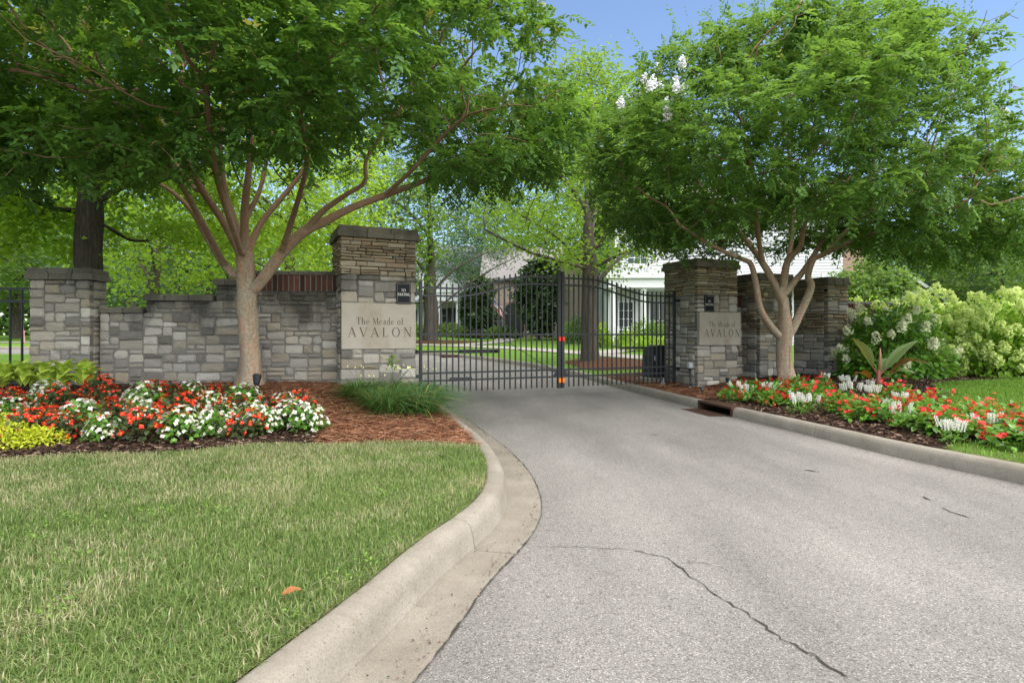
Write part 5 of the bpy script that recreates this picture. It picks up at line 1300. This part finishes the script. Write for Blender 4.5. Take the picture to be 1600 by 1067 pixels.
for i in range(0, len(edge), 3):
    for k in range(4):
        t = k/3+r5.uniform(-.08, .08); x = edge[i][0]*(1-t)+back[i][0]*t+r5.uniform(-9, 9); y = edge[i][1]*(1-t)+back[i][1]*t+r5.uniform(-3, 3)
        (SB if r5.random() < (.27 if i > 14 else .1) else RB).append(G(x, y))
SB.append(G(1486, 693)); SB.append(G(1246, 645)); SB.append(G(1290, 602))
place([begonia_big(430+k) for k in range(4)], RB, 3, row_labels(RB, 'coral begonia, %s coral one from left in the %s row, right bed'), .8, 1.1); place([salvia(440+k) for k in range(3)], SB, 4, row_labels(SB, 'white spiked salvia, %s salvia from left in the %s row, right bed'), .68, .95)

# hostas: each big leaf a part
def hosta_leaf_mat():
    t = NT('hosta_leaf', .4, .4); a = t.math('ABSOLUTE', t.attr('across')); c = t.mix(t.ramp(a, [(.35, 0.0), (.75, 1.0)]), (.30, .48, .05), (.64, .70, .15)); c = t.mix(t.noise(9, 3), c, (.46, .60, .09)); t.color(c); t.translucent((.5, .62, .08), .3); return t.m
M_HOSTA = hosta_leaf_mat()
def big_leaf(L, W, bend, fold, mat, name='leaf', stalk=0.0, n=7, wave=0.0):
    V, A = [], []
    for i in range(n+1):
        t = i/n; w = W*math.sin(math.pi*min(1, t**.8))**.85*(1 if i < n else 0)+.002; x = stalk+L*t; z = bend*math.sin(t*1.7)*L-bend*1.05*t*t*L
        for k in (-1, -.5, 0, .5, 1): V.append((x, k*w/2, z+abs(k)*fold*w+wave*W*math.sin(t*14+k)*abs(k))); A.append(k)
    me_f = grid_faces(n+1, 5); return V, me_f, A
hvars = []
for k in range(4):
    V, f_, A = big_leaf(.19+.02*k, .10, .55+.1*k, .16, None); o = mesh_np('leaf', V, f_, M_HOSTA, None, {'across': A}, True); hvars.append(o.data); bpy.data.objects.remove(o)
HO = [(6, 613, 'lime hosta clump at the left picture edge by the fence'), (40, 612, 'lime hosta clump below the left end of the fence'), (72, 612, 'lime hosta clump in front of the left end pillar'), (98, 611, 'lime hosta clump under the middle of the end pillar'), (132, 611, 'lime hosta clump at the right corner of the end pillar'), (-25, 615, 'lime hosta clump just beyond the left picture edge')]
for k, (x, y, lab) in enumerate(HO):
    r = random.Random(60+k); e = empty('hosta', G(x, y), r.uniform(0, 6), lab, 'hosta', 'hostas along the fence')
    for j in range(26):
        o = bpy.data.objects.new('leaf', hvars[j % 4]); a = j*2.4+r.uniform(-.3, .3); el_ = .25+.9*(1-j/26); o.rotation_euler = (r.uniform(-.3, .3), -el_*r.uniform(.8, 1.1), a); s = r.uniform(1.0, 1.45)
        o.scale = (s, s, s); o.location = (math.cos(a)*.05, math.sin(a)*.05, .06+.16*(1-j/26)); link(o, e)
# golden mounds at the left edge
L_GOLD = leaf_mat('golden_leaf', (.28, .36, .02), (.60, .66, .05), (.60, .62, .05), None, .35, .4, .3)
for k, (x, y, s, lab) in enumerate([(18, 696, 1.25, 'golden leafy mound at the front left corner of the bed'), (62, 694, .95, 'golden leafy mound beside the red begonias at the left'), (0, 672, 1.1, 'golden leafy mound cut by the left picture edge'), (32, 676, .85, 'small golden mound behind the front ones at the left'), (-45, 690, 1.3, 'golden leafy mound beyond the left picture edge')]):
    r = np.random.default_rng(70+k); e = empty('golden_mound_plant', G(x, y), 0, lab, 'plant', 'golden plants at the left'); n = 560; p, q = dome(n, .23*s, .16*s, r, .55)
    crown_mesh('foliage', leaf6(p, unit(q*np.array([1, 1, .6])+r.normal(0, .5, q.shape)), unit(q+np.array([0, 0, .8])+r.normal(0, .3, q.shape)), r.uniform(.025, .045, n), r.uniform(.015, .024, n), np.clip(r.normal(.5, .22, n), 0, 1)), L_GOLD, e)
# strap-leaved clumps before the left pillar
L_STRAP = leaf_mat('strap_leaf', (.028, .085, .022), (.10, .20, .05), (.22, .36, .05), (.40, .36, .10), .3, .35, .4)
def blades(n, R, Lm, W, seed, arch=1.0, seg=6, spread=1.0):
    r = np.random.default_rng(seed); a = r.random(n)*6.283; el_ = np.radians(np.clip(r.normal(62, 17, n), 20, 88)); L = Lm*r.uniform(.6, 1.15, n); b = np.sqrt(r.random(n))*R; t = np.linspace(0, 1, seg)[None, :]
    a0 = r.random(n)*6.283; bx, by = b*np.cos(a0), b*np.sin(a0); a = a0+r.normal(0, .7, n)
    rr = L[:, None]*(np.cos(el_)[:, None]*t+.38*arch*t**2.2*spread); zz = L[:, None]*(np.sin(el_)[:, None]*t-.55*arch*t**2.4)
    x = bx[:, None]+rr*np.cos(a)[:, None]; y = by[:, None]+rr*np.sin(a)[:, None]; w = W*r.uniform(.7, 1.2, n)[:, None]*(1-t**3*.95)/2
    px, py = -np.sin(a)[:, None]*w, np.cos(a)[:, None]*w; V = np.stack([np.stack([x-px, y-py, zz], -1), np.stack([x+px, y+py, zz+w*.3], -1)], 2).reshape(-1, 3)
    i = (np.arange(n)[:, None]*seg+np.arange(seg-1)[None, :]).ravel()*2; tone = np.clip(r.normal(.45, .2, n), 0, .9); tone = np.where(r.random(n) < .05, 1.0, tone)
    return V, np.stack([i, i+1, i+3, i+2], -1), np.repeat(tone, seg*2)
M_BUD = plain('pale_bud', (.62, .62, .22), .6)
for k, (x, y, s, lab) in enumerate([(560, 622, .9, 'dark strap-leaved grass clump at the left foot of the sign pillar'), (612, 622, 1.0, 'strap-leaved grass clump under the middle of the sign'), (608, 645, 1.15, 'front strap-leaved grass clump arching over the pine straw'), (655, 645, 1.2, 'large strap-leaved grass clump beside the gate'), (662, 625, 1.0, 'strap-leaved grass clump at the gate hinge'), (583, 632, .8, 'small strap-leaved grass clump between the others')]):
    e = empty('lily_grass', G(x, y), 0, lab, 'grass clump', 'strap-leaved clumps before the sign'); V, f_, t_ = blades(620, .17*s, .56*s, .010, 80+k); o = mesh_np('blades', V, f_, L_STRAP, e, {'tone': t_}); o['kind'] = 'stuff'
    r = random.Random(k)
    for j in range(4):
        a = r.uniform(0, 6.28); q = Vector((math.cos(a)*.22*s, math.sin(a)*.22*s, .46*s)); MB().tube([(0, 0, .05), (q.x*.35, q.y*.35, .3*s), q], .0022, 4).build('stalk', L_STRAP, e); MB().tube([q, q+Vector((0, 0, .012)), q+Vector((0, 0, .028))], [.005, .010, .003], 6).build('bud', M_BUD, e)
# hydrangeas
L_HYD = leaf_mat('hydrangea_leaf', (.045, .13, .018), (.14, .31, .035), (.30, .48, .05), None, .38, .38, .35)
L_HYD2 = leaf_mat('hydrangea_leaf_light', (.12, .25, .025), (.30, .50, .055), (.42, .60, .06), None, .42, .4, .3)
P_HYD = petal_mat('hydrangea_floret', (.56, .72, .16), (.82, .90, .40)); P_HYD2 = petal_mat('hydrangea_floret_white', (.72, .76, .42), (.86, .87, .64))
def hydrangea(X, Y, rx, ry, h, nh, pm, label, seed, nl=2600, hs=1.0, lm=None):
    r = np.random.default_rng(seed); e = empty('hydrangea', (X, Y, float(H(X, Y))), 0, label, 'shrub', 'hydrangeas at the right'); st = MB()
    for k in range(14):
        a = k*2.4; R = .55*rx*math.sqrt((k+1)/14); st.tube([(R*.25*math.cos(a), R*.25*math.sin(a), -.1), (R*.7*math.cos(a), R*.7*math.sin(a), h*.4), (R*1.2*math.cos(a), R*1.2*math.sin(a), h*.75)], [.016, .012, .006], 5)
    st.build('stems', M_FARBARK, e)
    q = unit(r.normal(0, 1, (nl, 3))); q[:, 2] = np.abs(q[:, 2])*1.2-.12; q = unit(q)*(r.random((nl, 1))**.22); bump = 1+.12*np.sin(q[:, :1]*9+seed)*np.cos(q[:, 1:2]*8+q[:, 2:]*5)
    p = q*np.array([rx, ry, h*.92])*bump; p[:, 2] = np.maximum(p[:, 2]+.12, .06)
    crown_mesh('foliage', leaf6(p, unit(q*np.array([1, 1, .3])+r.normal(0, .5, q.shape)+np.array([0, 0, -.25])), unit(q+np.array([0, 0, .9])+r.normal(0, .4, q.shape)), r.uniform(.09, .15, nl), r.uniform(.055, .085, nl), np.clip(r.normal(.45, .2, nl), 0, 1)), lm or L_HYD2, e)
    for k in range(nh):
        v = unit(np.array([r.normal(0, 1), r.normal(-.5, .8), abs(r.normal(.75, .5))])); c = v*np.array([rx, ry, h])*r.uniform(.95, 1.08); c[2] += .08; L = r.uniform(.13, .23)*hs; W = L*.48; m = 80
        ax = unit(v*np.array([1, 1, .3])+np.array([0, 0, .9])+r.normal(0, .25, 3)); s1_ = unit(np.cross(ax, [1, .2, 0])); s2_ = np.cross(ax, s1_); u = r.random(m); th = r.random(m)*6.283; rad_ = W*np.sqrt(1-u)*(.85+.15*r.random(m))*np.where(u < .1, u*6+.4, 1)
        out_ = s1_[None]*np.cos(th)[:, None]+s2_[None]*np.sin(th)[:, None]; fp = c+ax*(u*L)[:, None]+out_*rad_[:, None]; nn = unit(out_+ax*.5+r.normal(0, .3, out_.shape))
        arr = leaf_arrays(fp, r.normal(0, 1, fp.shape), nn, np.full(m, .052*hs), np.full(m, .050*hs), np.clip(u*.4+r.random(m)*.6, 0, 1)); mesh_np('flower_head', arr[0], arr[1], pm, e, {'tone': arr[2]})
hydrangea(7.75, 11.55, 1.05, .8, 1.42, 26, P_HYD2, 'green hydrangea with cream heads in front, next to the stone pillar', 501, 3000, .95, L_HYD)
hydrangea(9.2, 12.7, 1.1, 1.0, 1.6, 115, P_HYD, 'lime-headed hydrangea behind the cream one', 502)
hydrangea(10.2, 12.0, 1.0, .9, 1.55, 115, P_HYD, 'lime hydrangea second from the right picture edge', 503)
hydrangea(11.6, 12.5, 1.15, 1.0, 1.65, 115, P_HYD, 'lime hydrangea at the right picture edge', 504)
hydrangea(8.2, 13.1, 1.0, .8, 1.55, 30, P_HYD, 'tall hydrangea against the low dark wall', 505, 2000)
hydrangea(13.3, 12.9, 1.2, 1.0, 1.9, 40, P_HYD, 'lime hydrangea beyond the right picture edge', 506, 2000)
# banana-leaved plant
def banana():
    b = G(1371, 622); e = empty('banana_plant', b, 0, 'young banana plant with broad paddle leaves among the red flowers', 'plant')
    tm = NT('banana_leaf', .4, .4); tm.color(tm.mix(tm.attr('across'), (.10, .17, .05), (.17, .23, .11))); tm.translucent((.30, .30, .05), .3)
    tr_ = NT('bronze_leaf', .4, .4); tr_.color(tr_.mix(tr_.noise(6, 4), (.11, .075, .015), (.07, .028, .012))); tr_.translucent((.35, .16, .02), .35)
    M_STALK = plain('red_stalk', (.15, .045, .03), .5, .3)
    MB().tube([(0, 0, -.05), (.01, 0, .2), (.02, .0, .42)], [.045, .04, .022], 10).build('stem', M_STALK, e, smooth=True)
    MB().tube([(.02, 0, .38), (.035, -.01, .62), (.035, -.01, .74)], [.022, .018, .006], 8).build('furled_leaf', plain('furled_leaf', (.26, .13, .075), .5), e, smooth=True)
    for (a, elv, L, W, bd, m, wv) in ((math.radians(168), 1.0, .52, .17, .25, tm.m, .02), (math.radians(-8), .78, .62, .17, .2, tm.m, .02), (math.radians(-25), .35, .55, .22, .5, tr_.m, .05), (math.radians(-60), .25, .38, .17, .4, tm.m, .03), (math.radians(200), .15, .36, .14, .5, tr_.m, .04), (math.radians(40), .5, .42, .15, .4, tm.m, .02)):
        V, f_, A = big_leaf(L, W, bd, .12, None, n=9, wave=wv, stalk=.14); o = mesh_np('leaf', V, f_, m, e, {'across': np.abs(A)}, True); o.location = (.01, 0, .24+.1*elv); o.rotation_euler = (.5 if elv > .7 else .2, -elv, a)
        q = Vector((math.cos(elv)*.14, 0, math.sin(elv)*.14)); st = MB().tube([(0, 0, 0), q*1.1], [.014, .009], 6).build('leaf_stalk', M_STALK, e); st.location = o.location; st.rotation_euler = (0, 0, a)
banana()
# sprig growing up the left pillar, fallen leaf on the lawn
sp = empty('weed_sprig', G(612, 616), 0, 'bright green sprig rising from the grass clump under the sign', 'plant'); r = np.random.default_rng(3); pp = np.stack([r.normal(0, .05, 40), r.normal(0, .03, 40), r.uniform(.4, .62, 40)], -1)
crown_mesh('foliage', leaf6(pp, unit(r.normal(0, 1, (40, 3))), unit(r.normal(0, .5, (40, 3))+np.array([0, -.4, 1])), np.full(40, .06), np.full(40, .035), np.full(40, .8)), L_MAPLE, sp); MB().tube([(0, 0, 0), (.01, 0, .35), (0, 0, .6)], .005, 5).build('stem', L_MAPLE, sp)
V, f_, A = big_leaf(.07, .034, .25, .12, None, n=6, wave=.06); fl_ = mesh_np('fallen_leaf', V, f_, plain('dry_leaf', (.24, .095, .03), .7, .3, 0, .4, 60), None, None, True, G(440, 948)+Vector((0, 0, .045))); fl_.rotation_euler = (.2, -.1, .5); tag(fl_, 'curled orange brown leaf lying on the lawn', 'leaf')

# ------------------------------------------------------------------ turf, straw and chips
def turf(name, X, Y, seed, Lm, W, label, matt):
    r = np.random.default_rng(seed); n = len(X); Z = H(X, Y); a = r.random(n)*6.283; lean = np.abs(r.normal(.7, .45, n)); L = Lm*r.uniform(.55, 1.25, n)*(.75+.5*vnoise(X, Y, 2.3, 4)); w = W*r.uniform(.6, 1.2, n)/2
    dx, dy = np.cos(a), np.sin(a); px, py = -dy*w, dx*w; p0 = np.stack([X, Y, Z-.008], -1); m = p0+np.stack([dx*L*lean*.35, dy*L*lean*.35, L*(.66-.12*lean)], -1); t = p0+np.stack([dx*L*lean, dy*L*lean, L*np.maximum(1.05-.42*lean, .25)], -1); s = np.stack([px, py, 0*px], -1)
    V = np.stack([p0-s, p0+s, m+s*.8, m-s*.8, t], 1).reshape(-1, 3); i = np.arange(n)*5
    dry = vnoise(X, Y, 1.1, 6)*.5+vnoise(X, Y, 4.5, 7)*.5; k = r.random(n) < np.clip((dry-.38)*1.4+.17, .08, .58); tone = np.where(k, .62+.38*r.random(n), np.clip(.05+.5*r.random(n)*(.6+.8*vnoise(X, Y, .8, 8)), 0, .55))
    o = mesh_np(name, V, [np.stack([i, i+1, i+2, i+3], -1), np.stack([i+3, i+2, i+4], -1)], matt, None, {'tone': np.repeat(tone, 5)}); tag(o, label, 'grass', None, 'stuff'); return o
tg = NT('turf_blade', .55, .3); cg = tg.ramp(tg.attr('tone'), [(0, (.066, .126, .028)), (.3, (.138, .212, .050)), (.55, (.225, .30, .088)), (.66, (.31, .31, .14)), (1.0, (.45, .41, .26))]); tg.color(cg); tg.translucent(cg, .3); M_TURF = tg.m
def scatter(n, x0, x1, y0, y1, test, seed, power=None):
    r = np.random.default_rng(seed); X, Y = [], []; tot = 0
    while tot < n:
        u = r.random(n*2); y = y0+(y1-y0)*(u if power is None else u**power); x = r.uniform(x0, x1, n*2); k = test(x, y); X.append(x[k]); Y.append(y[k]); tot += k.sum()
    return np.concatenate(X)[:n], np.concatenate(Y)[:n]
inl = lambda x, y: (x < xlb(y)+.018-.06*vnoise(x*3, y*3, 2, 12)**2) & (y < lawn_edge(x)+.04) & (x > -.98*y-.9)
X, Y = scatter(215000, -6.2, .1, 1.25, 5.4, inl, 21, 1.15)
turf('grass', X, Y, 22, .056, .0040, 'worn green and straw coloured lawn grass in the left foreground', M_TURF)
inr = lambda x, y: (inpoly(x, y, LAWN_R) | inpoly(x, y, LAWN_R2)) & (x > xrb(y)+.03) & (x < 1.05*y+1.2)
X, Y = scatter(42000, 3.2, 13, 3.4, 11.8, inr, 23)
turf('grass', X, Y, 24, .06, .008, 'bright mown grass behind and beside the right flower bed', leaf_mat('right_turf', (.07, .17, .02), (.15, .28, .035), (.28, .45, .05), None, .3, .6, .2))
# broad-leaved weeds in the lawn
def weeds():
    r = np.random.default_rng(31); P_ = []
    for (x, y, n) in ((100, 880, 4), (330, 800, 6), (265, 805, 4), (600, 905, 6), (640, 880, 4), (700, 790, 6), (590, 780, 5), (80, 830, 5), (540, 960, 5), (60, 970, 5), (735, 730, 6), (480, 980, 4), (400, 760, 4), (20, 850, 5)):
        c = G(x, y)
        for k in range(n): P_.append((c.x+r.normal(0, .09), c.y+r.normal(0, .07)))
    P_ = np.array(P_); P_ = P_[inl(P_[:, 0], P_[:, 1])]; p = np.repeat(np.stack([P_[:, 0], P_[:, 1], H(P_[:, 0], P_[:, 1])+.04], -1), 12, 0); n = len(p); p += r.normal(0, 1, (n, 3))*np.array([.022, .022, .012]); d = unit(r.normal(0, 1, (n, 3))*np.array([1, 1, .4]))
    o = crown_mesh('lawn_weeds', leaf6(p, d, unit(np.array([0, 0, 1.])+r.normal(0, .3, (n, 3))), r.uniform(.010, .021, n), r.uniform(.007, .012, n), np.clip(r.normal(.5, .2, n), 0, 1)), leaf_mat('weed_leaf', (.085, .175, .025), (.16, .28, .045), (.26, .40, .06), None, .3, .5, .3), None); tag(o, 'light green broad-leaved weeds scattered through the left lawn', 'weeds')
weeds()
def needles(name, X, Y, Lm, W, seed, mat, label, lift=.03, TS=(-.5, 0, .5)):
    r = np.random.default_rng(seed); n = len(X); Z = H(X, Y)+r.random(n)**1.6*lift; a = r.normal(0, 1.1, n)+r.integers(0, 2, n)*3.14; L = Lm*r.uniform(.5, 1.2, n); tl_ = r.normal(0, .16, n); cv = r.normal(0, .25, n); V = []
    for t in TS:
        x = X+np.cos(a+cv*t)*L*t; y = Y+np.sin(a+cv*t)*L*t; z = Z+tl_*L*t+np.where(t == 0, .006, 0); z = np.maximum(z, H(x, y)+.002); w = W/2; V += [np.stack([x-np.sin(a)*w, y+np.cos(a)*w, z], -1), np.stack([x+np.sin(a)*w, y-np.cos(a)*w, z+W*.4], -1)]
    m = 2*len(TS); V = np.stack(V, 1).reshape(-1, 3); i = np.arange(n)*m; o = mesh_np(name, V, [np.stack([i+2*k, i+2*k+1, i+2*k+3, i+2*k+2], -1) for k in range(len(TS)-1)], mat, None, {'tone': np.repeat(r.random(n), m)}); tag(o, label, 'mulch', None, 'stuff')
tn = NT('pine_needle', .7, .25); tn.color(tn.ramp(tn.attr('tone'), [(0, (.06, .024, .012)), (.4, (.17, .066, .032)), (.8, (.30, .135, .07)), (1.0, (.46, .29, .18))])); M_NEED = tn.m
stl = lambda x, y: (zone_left(x, y) == 2) & (x < xlb(y)+.02) & (y < 9.6)
X, Y = scatter(30000, -5.3, -.2, 5.0, 9.6, stl, 41); needles('pine_straw', X, Y, .17, .0042, 42, M_NEED, 'rust brown pine straw under the left crape myrtle and the grass clumps')
stre = lambda x, y: (zone_right(x, y) == 2) & (x > xrb(y)); X, Y = scatter(11000, 2.2, 5.2, 9.1, 14.4, stre, 43); needles('pine_straw', X, Y, .18, .006, 44, M_NEED, 'rust brown pine straw around the foot of the right sign pillar')
tc = NT('mulch_chip', .85, .2); tc.color(tc.ramp(tc.attr('tone'), [(0, (.02, .012, .009)), (.55, (.065, .036, .024)), (.85, (.15, .085, .055)), (1.0, (.34, .25, .18))])); M_CHIP = tc.m
ml = lambda x, y: (zone_left(x, y) == 1) & (y < 9.3) & (x > -.95*y-.6); X, Y = scatter(26000, -9.5, -.5, 4.2, 9.3, ml, 45); needles('bark_chips', X, Y, .045, .012, 46, M_CHIP, 'dark shredded bark mulch under the left begonias', .022, (-.5, .5))
mr = lambda x, y: (zone_right(x, y) == 1) & (x > xrb(y)+.02) & (x < y+1.5); X, Y = scatter(34000, 2.9, 14, 5.0, 14.0, mr, 47); needles('bark_chips', X, Y, .05, .013, 48, M_CHIP, 'dark bark mulch of the right flower bed', .022, (-.5, .5))

# grit, dead leaves and petals blown along the gutters
def litter(C, sgn, lo, hi, n, seed, label, w):
    r = np.random.default_rng(seed); k = r.uniform(lo, hi, n); s = np.concatenate([[0], np.cumsum(np.linalg.norm(np.diff(C, axis=0), axis=1))]); T = np.gradient(C, axis=0); T /= np.linalg.norm(T, axis=1)[:, None]
    x, y, nx, ny = [np.interp(k, s, q) for q in (C[:, 0], C[:, 1], -T[:, 1], T[:, 0])]; d = sgn*np.abs(r.normal(0, w, n)); x = x+nx*d; y = y+ny*d; L = r.uniform(.004, .016, n); a = r.random(n)*6.28; z = np.full(n, .009)+r.random(n)*.004
    p = np.stack([x, y, z], -1); o = crown_mesh('litter', leaf_arrays(p, np.stack([np.cos(a), np.sin(a), r.normal(0, .15, n)], -1), np.tile([0, 0, 1.], (n, 1))+r.normal(0, .2, (n, 3)), L, L*.6, r.random(n), .15), M_CHIP, None); tag(o, label, 'litter', None, 'stuff')
litter(CL, 1, s1-3, s9, 700, 91, 'bits of bark and dry leaf lying in the left gutter', .09)
litter(CR, 1, j1-4, d0, 500, 92, 'bits of bark and petals along the foot of the right kerb', .07)
